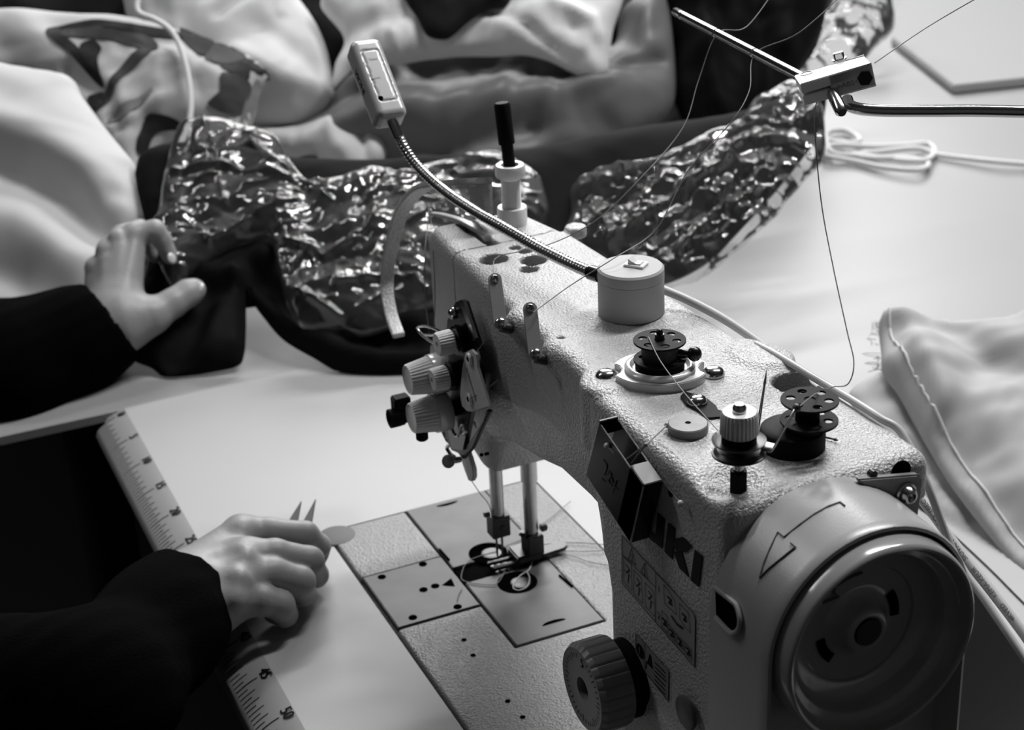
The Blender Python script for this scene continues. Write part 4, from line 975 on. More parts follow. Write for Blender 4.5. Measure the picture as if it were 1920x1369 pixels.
class Sheet:
    def __init__(s, base_px, n, z=0., lift=0.):
        s.o = U(*base_px, z=z); s.n = np.array(n, float); s.n /= np.linalg.norm(s.n); s.o = s.o + s.n * lift
        s.u = np.cross(s.n, CU); s.u = s.u - s.n * (s.u @ s.n); s.u /= np.linalg.norm(s.u); s.v = np.cross(s.n, s.u)
    def ab(s, px, py): p = UP(px, py, s.o, s.n) - s.o; return np.array([p @ s.u, p @ s.v])
    def make(s, name, px, m, step=.005, puff=.03, edge=.06, folds=(), wr=.004, wsc=.12, seed=1, back=.35, parent=None, minz=.001, closed=True, rag=0, ridge=0, rsc=.06, ang=0., stretch=1., **tags):
        poly = np.array([s.ab(*p) for p in (smooth([np.array(q, float) for q in px], 5, True))])
        if rag:
            rs = np.random.RandomState(seed); poly = poly + rs.normal(0, rag, poly.shape)
        fl = [([tuple(s.ab(*p)) for p in L], w, h) for L, w, h in folds]
        lo = poly.min(0) - step; N = np.ceil((poly.max(0) - lo) / step).astype(int) + 2
        ii, jj = np.meshgrid(np.arange(N[0]), np.arange(N[1]), indexing='ij'); A = np.stack([lo[0] + ii * step, lo[1] + jj * step], -1).reshape(-1, 2)
        P2 = [tuple(p) for p in poly]; d = poly_sd(A[:, 0], A[:, 1], P2); ins = (d < 0).reshape(N)
        cell = ins[:-1, :-1] | ins[1:, :-1] | ins[1:, 1:] | ins[:-1, 1:]
        use = np.zeros(N, bool); 
        for a, b in ((0, 0), (1, 0), (1, 1), (0, 1)): use[a:N[0]-1+a, b:N[1]-1+b] |= cell
        idx = -np.ones(N, int); idx[use] = np.arange(use.sum()); k = use.ravel(); A = A[k]; d = d[k]
        out = d > 0      # snap to the outline
        if out.any():
            Q = A[out]; best = np.full(len(Q), 1e9); bp = Q.copy()
            for i in range(len(poly)):
                a = poly[i]; e = poly[(i + 1) % len(poly)] - a; t = np.clip(((Q - a) @ e) / (e @ e + 1e-12), 0, 1); c = a + t[:, None] * e; dd = np.linalg.norm(Q - c, axis=1)
                w = dd < best; best[w] = dd[w]; bp[w] = c[w]
            A[out] = bp; d[out] = 0
        t = np.clip(-d / edge, 0, 1); pf = np.sqrt(1 - (1 - t) ** 2)
        h = puff * pf + wr * pf * fbm(A, wsc, seed, 3, .15)
        if ridge:
            h = h + ridge * np.clip(pf + .15, 0, 1) * (creases(A, rsc, ang, stretch, seed) + .26 * creases(A, rsc * .42, ang + .35, stretch, seed + 5)) + ridge * .5 * fbm(A, rsc * 2, seed, 2)
        for L, w, hh in fl:
            dd = seg_d(A, L); h = h + hh * np.exp(-(dd / w) ** 2) * np.clip(pf * 1.5, 0, 1)
        s.A, s.h, s.poly = A, h, P2
        V1 = s.o + A[:, :1] * s.u + A[:, 1:] * s.v + h[:, None] * s.n
        V1[:, 2] = np.maximum(V1[:, 2], minz)
        cs = np.argwhere(cell); F1 = np.stack([idx[cs[:, 0], cs[:, 1]], idx[cs[:, 0]+1, cs[:, 1]], idx[cs[:, 0]+1, cs[:, 1]+1], idx[cs[:, 0], cs[:, 1]+1]], 1)
        if closed:
            V2 = s.o + A[:, :1] * s.u + A[:, 1:] * s.v - (back * puff * pf + .0012)[:, None] * s.n; V2[:, 2] = np.maximum(V2[:, 2], minz - .0008)
            n = len(V1); F2 = F1[:, ::-1] + n
            ec = {}
            for f in F1.tolist():
                for a, b in zip(f, f[1:] + f[:1]):
                    if (b, a) in ec: del ec[(b, a)]
                    else: ec[(a, b)] = 1
            F3 = np.array([(b, a, a + n, b + n) for a, b in ec]); V = np.concatenate([V1, V2]); Fc = np.concatenate([F1, F2, F3])
        else: V, Fc = V1, F1
        ob = mk(name, mesh_np(name, V, Fc), parent, None, m, None if m is None else 80, **tags); s.ob = ob
        return ob
    def height(s, A):
        out = np.empty(len(A))
        for i in range(len(A)): out[i] = s.h[np.argmin(((s.A - A[i]) ** 2).sum(1))]
        return out
    def decal(s, name, px, m, parent, off=.0012, step=.006):
        poly = np.array([s.ab(*p) for p in smooth([np.array(q, float) for q in px], 4, True)])
        bm = bmesh.new(); vs = [bm.verts.new((p[0], p[1], 0)) for p in poly]
        lo = poly.min(0); hi = poly.max(0)
        f = bm.faces.new(vs)
        bmesh.ops.triangulate(bm, faces=[f])
        for _ in range(5):
            es = [e for e in bm.edges if e.calc_length() > step * 1.6]
            if not es: break
            bmesh.ops.subdivide_edges(bm, edges=es, cuts=1); bmesh.ops.triangulate(bm, faces=bm.faces[:])
        A = np.array([v.co[:2] for v in bm.verts]); w = np.empty(len(A))
        for i in range(len(A)):
            q = ((s.A - A[i]) ** 2).sum(1); j = np.argpartition(q, 4)[:4]; ww = 1 / (q[j] + 1e-7); w[i] = (s.h[j] * ww).sum() / ww.sum()
        P = s.o + A[:, :1] * s.u + A[:, 1:] * s.v + (w + off)[:, None] * s.n
        for v, p in zip(bm.verts, P): v.co = p
        me = bpy.data.meshes.new(name); bm.to_mesh(me); bm.free()
        return mk(name, me, parent, None, m, 80)
G_ = 'garments heaped on the worktable'
def cl(o, label, cat='cloth', g=G_): o['label'] = label; o['category'] = cat; o['group'] = g; return o
NB = (.70, -.30, .65)
# far black cloth behind everything
S = Sheet((800, 330), NB, lift=-.04)
cl(S.make('black_fabric', [(-80, -80), (700, -110), (1300, -90), (1545, -60), (1548, 20), (1530, 90), (1490, 150), (1440, 260), (1300, 330), (1000, 360), (600, 360), (250, 300), (-60, 120)], CB2, step=.011, puff=.04, edge=.10, wr=.016, wsc=.30, seed=4), 'black cloth at the back of the heap behind all the white pieces')
# dark upright drape right of the white flap
S = Sheet((800, 330), NB, lift=.02)
cl(S.make('dark_drape', [(1245, -60), (1330, -80), (1480, -70), (1545, -40), (1546, 30), (1510, 110), (1480, 160), (1440, 230), (1380, 280), (1320, 262), (1282, 230), (1262, 170), (1262, 90)], CB, step=.006, puff=.05, edge=.07, folds=[([(1300, 0), (1320, 120), (1350, 240)], .012, .018), ([(1400, -20), (1420, 110), (1410, 220)], .014, -.02), ([(1480, 0), (1470, 110)], .012, .016)], wr=.008, wsc=.12, seed=9, ridge=.012, rsc=.07, ang=1.4, stretch=2.5), 'glossy black drape standing behind the notched steel rod')
# grey satin sweep across the middle
S = Sheet((800, 330), NB, lift=.03)
cl(S.make('grey_fabric', [(470, 262), (560, 235), (605, 200), (650, 150), (700, 125), (760, 108), (900, 92), (1000, 88), (1090, 100), (1150, 90), (1168, 20), (1240, -20), (1262, 80), (1262, 200), (1200, 250), (1120, 290), (1020, 315), (960, 330), (850, 345), (700, 350), (560, 330)], CG, step=.006, puff=.055, edge=.09, folds=[([(620, 215), (760, 165), (900, 150), (1050, 165)], .020, -.016), ([(640, 265), (800, 235), (980, 215), (1150, 190)], .026, .022), ([(700, 310), (850, 300), (1000, 262)], .018, -.018), ([(1000, 165), (1130, 168), (1240, 130)], .007, -.010), ([(1030, 120), (1000, 180)], .008, .006), ([(760, 130), (800, 160)], .01, -.008)], wr=.007, wsc=.14, seed=12, ridge=.008, rsc=.10, stretch=2.2), 'mid grey satin cloth sweeping across behind the lamp neck')
# white flap upper centre
S = Sheet((800, 330), NB, lift=.085)
cl(S.make('white_fabric', [(600, 8), (640, -20), (690, -60), (900, -90), (1180, -80), (1168, 0), (1150, 55), (1143, 105), (1138, 138), (1112, 154), (1080, 140), (1030, 115), (980, 103), (930, 106), (860, 106), (800, 112), (740, 121), (680, 118), (640, 150), (622, 168), (628, 120), (645, 70)], cloth_m('bright_white_cloth', 222, .75), step=.005, puff=.035, edge=.05, folds=[([(905, 40), (990, 70), (1080, 130)], .007, -.010), ([(1040, 30), (1110, 60), (1142, 110)], .010, .012), ([(700, 90), (708, 118)], .004, -.006), ([(740, 80), (748, 118)], .004, .006), ([(790, 75), (800, 110)], .004, -.005), ([(840, 70), (850, 104)], .004, .004), ([(640, 100), (700, 60), (760, 50)], .012, -.012), ([(950, 60), (1000, 50)], .02, .01)], wr=.004, wsc=.08, seed=21, ridge=.005, rsc=.08, stretch=1.8), 'bright white cloth flap folded over the grey satin at top centre')
S = Sheet((800, 330), NB, lift=.125)
cl(S.make('black_fabric', [(742, -60), (960, -80), (955, 4), (915, 18), (880, 40), (850, 66), (832, 74), (800, 66), (780, 30), (760, 0)], CB2, step=.006, puff=.02, edge=.04, wr=.006, wsc=.1, seed=22), 'small black sheet standing for the dark hollow in the white flap at top centre')  # black sheet put in front to paint the dark hollow of the flap
# round white bundle left of the lamp head
S = Sheet((800, 330), NB, lift=.04)
cl(S.make('white_bundle', [(238, -40), (330, -90), (520, -80), (556, -8), (590, 40), (612, 90), (622, 140), (625, 185), (605, 212), (560, 240), (500, 246), (440, 236), (380, 190), (310, 150), (262, 90), (235, 20)], CW2, step=.005, puff=.075, edge=.085, folds=[([(430, 75), (480, 35), (532, 0)], .008, -.008), ([(532, -30), (536, 30), (540, 60)], .006, .006), ([(500, 90), (560, 130), (610, 160)], .014, -.010), ([(470, 150), (540, 190), (600, 195)], .012, .012)], wr=.006, wsc=.12, seed=31, ridge=.006, rsc=.11, stretch=1.8), 'rounded white cloth bundle to the left of the lamp head', 'bundle')
# light corner under the grey satin
S = Sheet((800, 330), NB, lift=.06)
cl(S.make('white_fabric', [(470, 250), (560, 238), (640, 212), (690, 205), (716, 240), (724, 290), (700, 320), (655, 335), (618, 322), (590, 296), (545, 296), (500, 290)], CW2, step=.0045, puff=.03, edge=.04, folds=[([(650, 215), (680, 260), (688, 310)], .006, -.008), ([(625, 250), (640, 290)], .014, .010)], wr=.004, wsc=.07, seed=33), 'pale cloth corner directly below the lamp head')
# printed garment
S = Sheet((800, 330), NB, lift=.115)
pgm = cl(S.make('printed_garment', [(-90, 40), (0, 22), (100, 24), (228, 33), (300, 48), (345, 62), (400, 78), (455, 98), (495, 125), (507, 148), (488, 168), (482, 200), (470, 240), (452, 270), (400, 262), (350, 255), (310, 272), (288, 300), (262, 330), (230, 320), (150, 200), (60, 140), (-90, 140)], CW, step=.005, puff=.035, edge=.05, folds=[([(140, 150), (200, 190), (235, 250)], .012, -.014), ([(215, 240), (265, 215), (300, 185)], .005, -.006), ([(215, 255), (270, 235), (310, 205)], .005, .006), ([(320, 130), (390, 150), (430, 180)], .02, .012), ([(100, 60), (200, 90), (300, 100)], .02, -.008), ([(280, 240), (270, 300)], .012, -.012)], wr=.005, wsc=.13, seed=41, ridge=.004, rsc=.09, stretch=1.8), 'white garment with a large dark printed figure on its front', 'garment')
for px_, m_, of in ([[(100, 78), (118, 66), (170, 57), (235, 60), (300, 66), (335, 72), (352, 88), (340, 92), (290, 84), (230, 74), (170, 72), (128, 76), (135, 90), (160, 112), (190, 150), (205, 175), (196, 178), (150, 130), (112, 98)], CPR2, .0012],
    [[(128, 78), (175, 74), (235, 78), (290, 86), (310, 120), (270, 112), (215, 95), (160, 92), (135, 92)], CPR, .0010],
    [[(163, 108), (176, 99), (192, 98), (202, 112), (196, 130), (200, 160), (206, 172), (186, 150), (168, 128)], CPR2, .0014],
    [[(340, 55), (380, 70), (412, 84), (408, 108), (395, 128), (375, 120), (352, 92), (344, 72)], CPR2, .0012],
    [[(408, 84), (455, 100), (492, 128), (507, 148), (500, 156), (478, 146), (470, 168), (425, 152), (450, 128), (430, 110)], CPR2, .0012],
    [[(412, 86), (440, 98), (465, 115), (462, 130), (430, 148), (398, 138), (400, 118)], CPR, .0016],
    [[(270, 118), (300, 122), (246, 165), (215, 205), (190, 225), (175, 205), (205, 190), (225, 165)], CPR, .0016],
    [[(172, 195), (200, 188), (208, 205), (196, 222), (180, 222)], CPR2, .0018],
    [[(430, 168), (475, 170), (468, 210), (450, 235), (400, 222), (425, 200)], CPR, .0012],
    [[(210, 245), (250, 238), (290, 205), (298, 188), (270, 205), (225, 228)], CPR3, .0014],
    [[(290, 232), (330, 238), (345, 250), (300, 262), (285, 285), (278, 300), (262, 292), (275, 250)], CPR2, .0014],
    [[(482, 165), (492, 170), (470, 240), (458, 238)], CPR3, .0014]):
    S.decal('print', px_, m_, pgm, of + .0016)
# big white sheet in front at far left
S = Sheet((60, 600), (.55, -.30, .80), z=.0, lift=.020)
cl(S.make('white_sheet', [(-120, 110), (-20, 120), (60, 132), (120, 142), (142, 156), (152, 178), (175, 210), (205, 250), (240, 292), (254, 312), (262, 350), (285, 400), (297, 440), (302, 480), (290, 530), (250, 580), (190, 625), (60, 640), (-120, 640)], CW, step=.005, puff=.032, edge=.06, folds=[([(-60, 310), (60, 345), (130, 390), (200, 470)], .022, -.026), ([(-60, 250), (80, 280), (180, 340), (260, 400)], .03, .016), ([(-60, 430), (60, 450), (150, 510)], .03, .018), ([(-60, 520), (50, 555)], .02, -.012), ([(235, 395), (280, 405)], .012, -.006)], wr=.004, wsc=.2, seed=51), 'large smooth white sheet in front at far left under the raised hand', 'sheet')
# black satin under the clear film
S = Sheet((620, 690), (.42, -.20, .88), z=.0, lift=.004)
cl(S.make('black_satin', [(258, 300), (400, 270), (560, 300), (760, 300), (1000, 280), (1200, 240), (1380, 215), (1500, 170), (1545, 140), (1540, 240), (1470, 340), (1380, 440), (1330, 490), (1260, 528), (1150, 560), (980, 640), (850, 690), (790, 706), (720, 710), (650, 704), (590, 672), (530, 636), (490, 590), (464, 560), (461, 620), (458, 662), (444, 686), (380, 700), (316, 710), (285, 690), (240, 660), (262, 560), (280, 460)], CB, step=.005, puff=.018, edge=.045, folds=[([(455, 545), (520, 610), (600, 665), (720, 690), (800, 690)], .010, .010), ([(470, 520), (560, 600), (680, 650), (780, 660)], .012, -.012), ([(452, 540), (458, 600), (452, 660)], .008, .012), ([(400, 560), (370, 640), (330, 690)], .014, -.010), ([(430, 590), (400, 680)], .012, .010), ([(330, 500), (420, 540), (500, 500)], .012, .012), ([(620, 640), (700, 620), (780, 625)], .012, .012)], wr=.002, wsc=.14, seed=61, back=.1), 'black satin cloth lying in front under the clear film')
# pale drawstring across the print
P_ = [UP(*p, U(800, 330, z=0) + np.array(NB) * .170, NB) for p in [(262, -20), (258, 20), (290, 36), (315, 52), (332, 75), (345, 110), (354, 150), (358, 200), (352, 240), (335, 275), (312, 305), (300, 325)]]
o = M().tube(smooth(P_, 8), .0034, 10).build('drawstring', CORD); o['label'] = 'white drawstring looping down over the printed garment'; o['category'] = 'cord'
P_ = [UP(*p, U(500, 300, z=0) + np.array([.70, -.34, .62]) * .16, (.7, -.34, .62)) for p in [(262, 30), (268, -10), (300, -30)]]

# ================================================================ clear film
def fold_lines(px, dr, n, seed):
    """fine sharp folds scattered inside the outline, mostly along one direction"""
    rs = np.random.RandomState(seed + 50); P = np.array(px, float); lo, hi = P.min(0), P.max(0); out = []
    a0 = math.atan2(dr[1][1] - dr[0][1], dr[1][0] - dr[0][0]); poly = [tuple(p) for p in P]
    while len(out) < n:
        c = lo + rs.rand(2) * (hi - lo)
        if poly_sd(c[:1], c[1:], poly)[0] > -8: continue
        a = a0 + rs.normal(0, .45) + (math.pi / 2 if rs.rand() < .15 else 0); L = rs.uniform(18, 75); pts = [c]
        for k in range(4):
            a += rs.normal(0, .28); pts.append(pts[-1] + np.array([math.cos(a), math.sin(a)]) * L / 4)
        out.append(([tuple(p) for p in pts], rs.uniform(.0016, .0030), rs.uniform(.0016, .0042) * (1 if rs.rand() < .75 else -1)))
    return out
def film(name, base, n, lift, px, label, seed, puff, folds, rsc=.056, ridge=.0065, step=.0014, nl=70, ang=((400, 430), (700, 370)), stretch=2.4):
    S = Sheet(base, n, lift=lift); ang_px = ang; q_ = S.ab(*ang[1]) - S.ab(*ang[0]); ang = math.atan2(q_[1], q_[0]); extra = fold_lines(px, ang_px, nl, seed); o = S.make(name, px, FILM, step=step, puff=puff, edge=.03, folds=list(folds) + extra, wr=.004, wsc=.09, seed=seed, ridge=ridge, rsc=rsc, ang=ang, stretch=stretch, closed=False)
    md = o.modifiers.new('thickness', 'SOLIDIFY'); md.thickness = .0003
    o['label'] = label; o['category'] = 'plastic film'; return o
film('plastic_film', (620, 690), (.42, -.20, .88), .026, [(338, 240), (380, 228), (430, 228), (480, 240), (520, 262), (545, 300), (575, 335), (620, 345), (700, 318), (760, 326), (850, 300), (930, 290), (1000, 318), (1022, 360), (1025, 420), (960, 500), (860, 560), (780, 590), (692, 632), (640, 618), (572, 616), (545, 590), (528, 540), (510, 460), (490, 450), (440, 462), (380, 500), (330, 540), (300, 500), (284, 440), (300, 380), (315, 300)],
     'crumpled clear plastic film heaped left of the machine head', 71, .018, [([(330, 340), (420, 330), (520, 350), (600, 360)], .004, .007), ([(500, 470), (560, 480), (610, 500), (680, 470)], .004, .008), ([(510, 450), (540, 560), (640, 610)], .004, .008), ([(400, 470), (480, 430), (560, 400)], .004, .006), ([(480, 290), (540, 330)], .003, .006), ([(640, 560), (720, 540), (780, 545)], .004, .007)])
film('plastic_film', (620, 690), (.42, -.20, .88), .028, [(1075, 352), (1140, 330), (1230, 300), (1300, 270), (1380, 235), (1410, 200), (1480, 160), (1530, 180), (1546, 230), (1544, 300), (1500, 350), (1440, 420), (1370, 480), (1320, 520), (1255, 540), (1180, 520), (1120, 490), (1060, 450), (1070, 400)],
     'creased clear plastic film with bright streaks right of the arm', 83, .022, [([(1090, 355), (1150, 350), (1180, 375)], .004, .008), ([(1150, 480), (1230, 420), (1300, 370), (1370, 330)], .005, .010), ([(1160, 500), (1260, 440), (1350, 400), (1400, 350)], .004, -.008), ([(1270, 500), (1340, 430), (1420, 380)], .004, .007), ([(1350, 330), (1400, 290), (1470, 300)], .004, .008), ([(1080, 380), (1200, 340), (1330, 290)], .003, .006), ([(1400, 250), (1480, 265), (1520, 240)], .004, .006)], rsc=.030, ridge=.005, nl=90, ang=((1150, 480), (1450, 290)), stretch=5.)
film('plastic_film', (1600, 150), (.42, -.20, .88), .006, [(1545, 20), (1580, -30), (1650, -40), (1675, 20), (1672, 60), (1640, 90), (1600, 130), (1560, 135), (1520, 150), (1500, 120), (1520, 80)],
     'small puff of clear plastic film above the clamp block', 95, .03, [([(1540, 90), (1600, 50), (1640, 60)], .005, .008)], rsc=.04, ridge=.005, nl=25)

# ================================================================ right-hand side
# pale board at upper right
c0 = [U(*p, z=.012) for p in [(1680, 30), (1672, 70), (1787, 160), (1980, 140), (1980, -60), (1740, -60)]]
o = M().prism(c0, (0, 0, -.0125)).build('white_board', mat('board_white', 150, .7), bevel=.002); o['label'] = 'pale flat board with a sharp corner at the upper right of the table'; o['category'] = 'board'
# coiled drawstring
zc = .004
P_ = [U(*p, z=zc + .002 * (i % 3)) for i, p in enumerate([(1545, 262), (1590, 268), (1612, 262), (1585, 245), (1550, 250), (1560, 285), (1620, 292), (1690, 300), (1735, 300), (1752, 285), (1740, 270), (1700, 272), (1640, 275), (1560, 272), (1548, 290), (1600, 302), (1660, 314), (1722, 318), (1740, 306), (1700, 296), (1640, 296), (1600, 290), (1650, 284), (1720, 278), (1758, 290), (1820, 298), (1880, 304), (1980, 312)])]
o = M().tube(smooth(P_, 8), .0036, 10).build('coiled_cord', CORD); o['label'] = 'looped pale cord coiled flat on the worktable at right'; o['category'] = 'cord'
# lower right white cloth, its under layer and seams
S = Sheet((1850, 900), (.25, -.25, .94), z=.0, lift=.020)
ul = S.make('grey_cloth', [(1592, 738), (1640, 706), (1668, 700), (1700, 740), (1740, 820), (1800, 920), (1900, 1060), (1990, 1180), (1990, 1320), (1925, 1250), (1850, 1130), (1770, 1010), (1690, 900), (1620, 800)], cloth_m('pale_grey_cloth', 178, .8), step=.004, puff=.014, edge=.03, folds=[([(1700, 850), (1800, 960), (1900, 1080)], .004, -.004)], wr=.003, wsc=.09, seed=101)
cl(ul, 'pale grey under layer of cloth beside the printed cable')
S = Sheet((1850, 900), (.25, -.25, .94), z=.0, lift=.040)
wcl = S.make('white_cloth', [(1648, 606), (1672, 596), (1700, 592), (1745, 600), (1800, 612), (1880, 612), (2000, 618), (2000, 1120), (1960, 1100), (1920, 1085), (1860, 1010), (1790, 920), (1740, 840), (1712, 790), (1684, 740), (1655, 700), (1652, 660)], cloth_m('dimmed_white_cloth', 168, .8), step=.004, puff=.028, edge=.028, folds=[([(1690, 640), (1740, 625), (1800, 650), (1850, 700)], .016, -.014), ([(1720, 690), (1740, 740), (1760, 800)], .016, .010), ([(1820, 740), (1900, 720)], .02, -.010), ([(1690, 680), (1740, 800), (1830, 930), (1920, 1040)], .012, -.008), ([(1800, 820), (1880, 950), (1980, 1060)], .018, -.012)], wr=.003, wsc=.11, seed=103, ridge=.005, rsc=.09, stretch=1.8)  # white cloth darkened in its colour to offset too much light
cl(wcl, 'crumpled white cloth lying at the right behind the handwheel')
for px_ in ([(1668, 610), (1672, 650), (1690, 690), (1715, 740), (1745, 795), (1790, 860), (1840, 930), (1900, 1010), (1960, 1080)],):
    A = np.array([S.ab(*p) for p in smooth([np.array(q, float) for q in px_], 6)]); hh = S.height(A)
    M().tube([S.o + a[0] * S.u + a[1] * S.v + S.n * (h + .0006) for a, h in zip(A, hh)], .0011, 8).build('stitched_seam', mat('seam_thread', 205, .8, bump=1, scale=900, dist=.0008), wcl)
rs = np.random.RandomState(8); m = M()
for k in range(26):
    a = U(1644 + rs.uniform(-6, 14), 600 + rs.uniform(0, 95), z=.045); P_ = [a]
    for j in range(3): P_.append(P_[-1] + rs.normal(0, .0035, 3) * np.array([1, 1, .6]))
    m.tube(smooth(P_, 3), .0004, 4)
m.build('frayed_edge', CW, wcl, kind='stuff')
# ================================================================ person: two hands, forearms, torso and head in one body; black knit sweater
def Z(px, py, z): return U(px, py, z=z)
def chain(P, pts, rs, k=.004):
    d = None
    for (a, b), (ra, rb) in zip(zip(pts[:-1], pts[1:]), zip(rs[:-1], rs[1:])):
        e = rcone(P, a, b, ra, rb); d = e if d is None else smin(d, e, k)
    return d
# right hand: fist round the snips, resting on the table
RW = [Z(318, 1120, .040), Z(355, 1165, .034)]
elbR = np.array([-.02, -.36, .02]); 
def hand_right(P):
    w0 = Z(300, 1150, .045)
    palm = [rcone(P, Z(352, 1090, .040), Z(452, 1006, .046), .0215, .0150), rcone(P, Z(356, 1110, .040), Z(462, 1048, .048), .0225, .0155),
            rcone(P, Z(362, 1135, .036), Z(452, 1085, .044), .0220, .0150), rcone(P, Z(372, 1160, .032), Z(450, 1122, .036), .0195, .0145),
            rcone(P, Z(365, 1090, .022), Z(470, 1075, .020), .018, .016)]
    d = palm[0]
    for q in palm[1:]: d = smin(d, q, .012)
    # knuckle bumps and the dents between the tendons
    for px, py, z in ((452, 996, .0540), (456, 1047, .0575), (446, 1086, .0540), (440, 1122, .0450)):
        d = smin(d, np.linalg.norm(P - Z(px, py, z), axis=1) - .0085, .008)
    d = smax(d, -(rcone(P, Z(405, 1040, .0660), Z(432, 1028, .0680), .004, .004)), .010)
    d = smax(d, -(rcone(P, Z(398, 1080, .0660), Z(428, 1070, .0690), .004, .005)), .010)
    fingers = [([(452, 998, .048), (505, 998, .046), (572, 1004, .040), (596, 1024, .024), (588, 1040, .012)], [.0125, .0105, .0102, .0092, .0080]),
               ([(456, 1046, .050), (515, 1040, .048), (580, 1052, .037), (592, 1078, .018), (570, 1080, .010)], [.0130, .0112, .0104, .0090, .0080]),
               ([(446, 1086, .046), (510, 1075, .043), (562, 1090, .033), (568, 1112, .016), (545, 1112, .010)], [.0130, .0116, .0108, .0090, .0080]),
               ([(440, 1122, .036), (490, 1124, .034), (524, 1134, .026), (534, 1152, .012), (515, 1150, .008)], [.0125, .0110, .0104, .0088, .0078])]
    fd = None
    for pts, rs in fingers:
        e = chain(P, [Z(*p) for p in pts], rs, .003); fd = e if fd is None else smin(fd, e, .0014)
    d = smin(d, fd, .0055)
    th = chain(P, [Z(*p) for p in [(400, 1075, .024), (470, 1030, .018), (545, 1020, .016), (588, 1018, .0165)]], [.0165, .0125, .0105, .0085], .006)
    d = smin(d, th, .004)
    fore = chain(P, [Z(362, 1125, .034), Z(300, 1190, .036), Z(180, 1300, .036)], [.0265, .026, .029], .01)
    return smin(d, fore, .016)
# left hand: spread over the cloth, index finger bent, thumb out
SO = U(60, 600, z=0); SN = np.array([.55, -.30, .80]); SN /= np.linalg.norm(SN)
def L(px, py, off): return UP(px, py, SO + SN * (off + .028), SN)
def hand_left(P):
    palm = [rcone(P, L(226, 575, .094), L(250, 447, .100), .0200, .0120), rcone(P, L(212, 570, .095), L(223, 452, .105), .0190, .0108),
            rcone(P, L(200, 565, .093), L(199, 474, .103), .0180, .0100), rcone(P, L(188, 565, .090), L(178, 505, .096), .0155, .0095)]
    d = palm[0]
    for q in palm[1:]: d = smin(d, q, .0045)
    for a_, b_ in (((232, 540, .108), (250, 455, .1065)), ((217, 535, .109), (224, 465, .1105)), ((203, 540, .107), (202, 490, .1085))): d = smin(d, rcone(P, L(*a_), L(*b_), .0050, .0060), .006)
    for px, py, o in ((250, 440, .106), (222, 448, .110), (200, 470, .107), (180, 502, .100)):
        d = smin(d, np.linalg.norm(P - L(px, py, o), axis=1) - .0080, .005)
    fg = [([(252, 440, .102), (290, 432, .100), (304, 450, .090), (318, 480, .078)], [.0120, .0100, .0090, .0078]),
          ([(228, 442, .100), (262, 430, .085), (280, 455, .068), (290, 478, .060)], [.0110, .0092, .0084, .0074]),
          ([(202, 466, .098), (226, 452, .075), (250, 470, .060), (262, 490, .052)], [.0105, .0090, .0080, .0072]),
          ([(180, 498, .094), (196, 490, .072), (215, 505, .058)], [.0095, .0084, .0074])]
    fd = None
    for pts, rs in fg:
        e = chain(P, [L(*p) for p in pts], rs, .003); fd = e if fd is None else smin(fd, e, .0015)
    d = smin(d, fd, .005)
    th = chain(P, [L(*p) for p in [(240, 605, .090), (285, 592, .088), (325, 568, .084), (352, 550, .080), (366, 543, .078)]], [.0240, .0165, .0125, .0118, .0100], .008)
    d = smin(d, th, .008)
    fore = chain(P, [L(222, 600, .090), L(150, 650, .090), L(20, 720, .090)], [.0290, .029, .032], .012)
    return smin(d, fore, .016)
shL, shR = np.array([-.36, -.62, .34]), np.array([.04, -.62, .34])
aR = Z(180, 1300, .036); aL = L(20, 700, .090)
eR = np.array([.06, -.42, .02]); eL = np.array([-.46, -.42, .06])
def arms(P, g=0.):
    d = chain(P, [aR + (eR - aR) * -.02, eR, shR], [.029 + g, .040 + g, .052 + g], .02)
    d = smin(d, chain(P, [aL, eL, shL], [.032 + g, .040 + g, .052 + g], .02), .02)
    t = chain(P, [np.array([-.16, -.68, -.25]), np.array([-.16, -.66, .10]), np.array([-.16, -.64, .28])], [.145 + g, .135 + g, .13 + g], .05)
    t = smin(t, rcone(P, shL, shR, .062 + g, .062 + g), .05)
    return smin(d, t, .04)
def torso_body(P):
    d = arms(P)
    d = smin(d, rcone(P, (-.16, -.63, .34), (-.16, -.60, .50), .055, .052), .03)
    hd = (np.sqrt(((P[:, 0] + .16) / .078) ** 2 + ((P[:, 1] + .565) / .095) ** 2 + ((P[:, 2] - .585) / .115) ** 2) - 1) * .085
    d = smin(d, hd, .02)
    d = smin(d, rcone(P, (-.16, -.475, .60), (-.16, -.452, .570), .010, .014), .012)
    for s_ in (-1, 1):
        d = smin(d, np.linalg.norm((P - np.array([-.16 + s_ * .080, -.575, .585])) * np.array([1.6, 1, .7]), axis=1) - .018, .008)
        d = smax(d, -(np.linalg.norm(P - np.array([-.16 + s_ * .032, -.462, .605]), axis=1) - .014), .012)
    return smin(d, rcone(P, (-.175, -.476, .538), (-.145, -.476, .538), .008, .008), .008)
parts = [nets(hand_right, np.min([Z(180, 1300, .036), Z(520, 930, .06)], 0) - .06, np.max([Z(180, 1300, .036), Z(600, 1160, .0)], 0) + .05, .0016)]
hl = np.stack([L(20, 720, .09), L(380, 540, .05), L(170, 400, .13), L(200, 620, .06), L(340, 600, .1)])
parts.append(nets(hand_left, hl.min(0) - .05, hl.max(0) + .05, .0018))
parts.append(nets(torso_body, (-.66, -.90, -.44), (.26, -.20, .76), .009))
V = np.concatenate([p[0] for p in parts]); off = np.cumsum([0] + [len(p[0]) for p in parts[:-1]]); Fc = np.concatenate([p[1] + o for p, o in zip(parts, off)])
person = mk('person', mesh_np('person', V, Fc), None, (-.16, -.62, -.44), SKIN, 180, label='person in a black sweater guiding cloth with one hand and holding snips in the other', category='person')
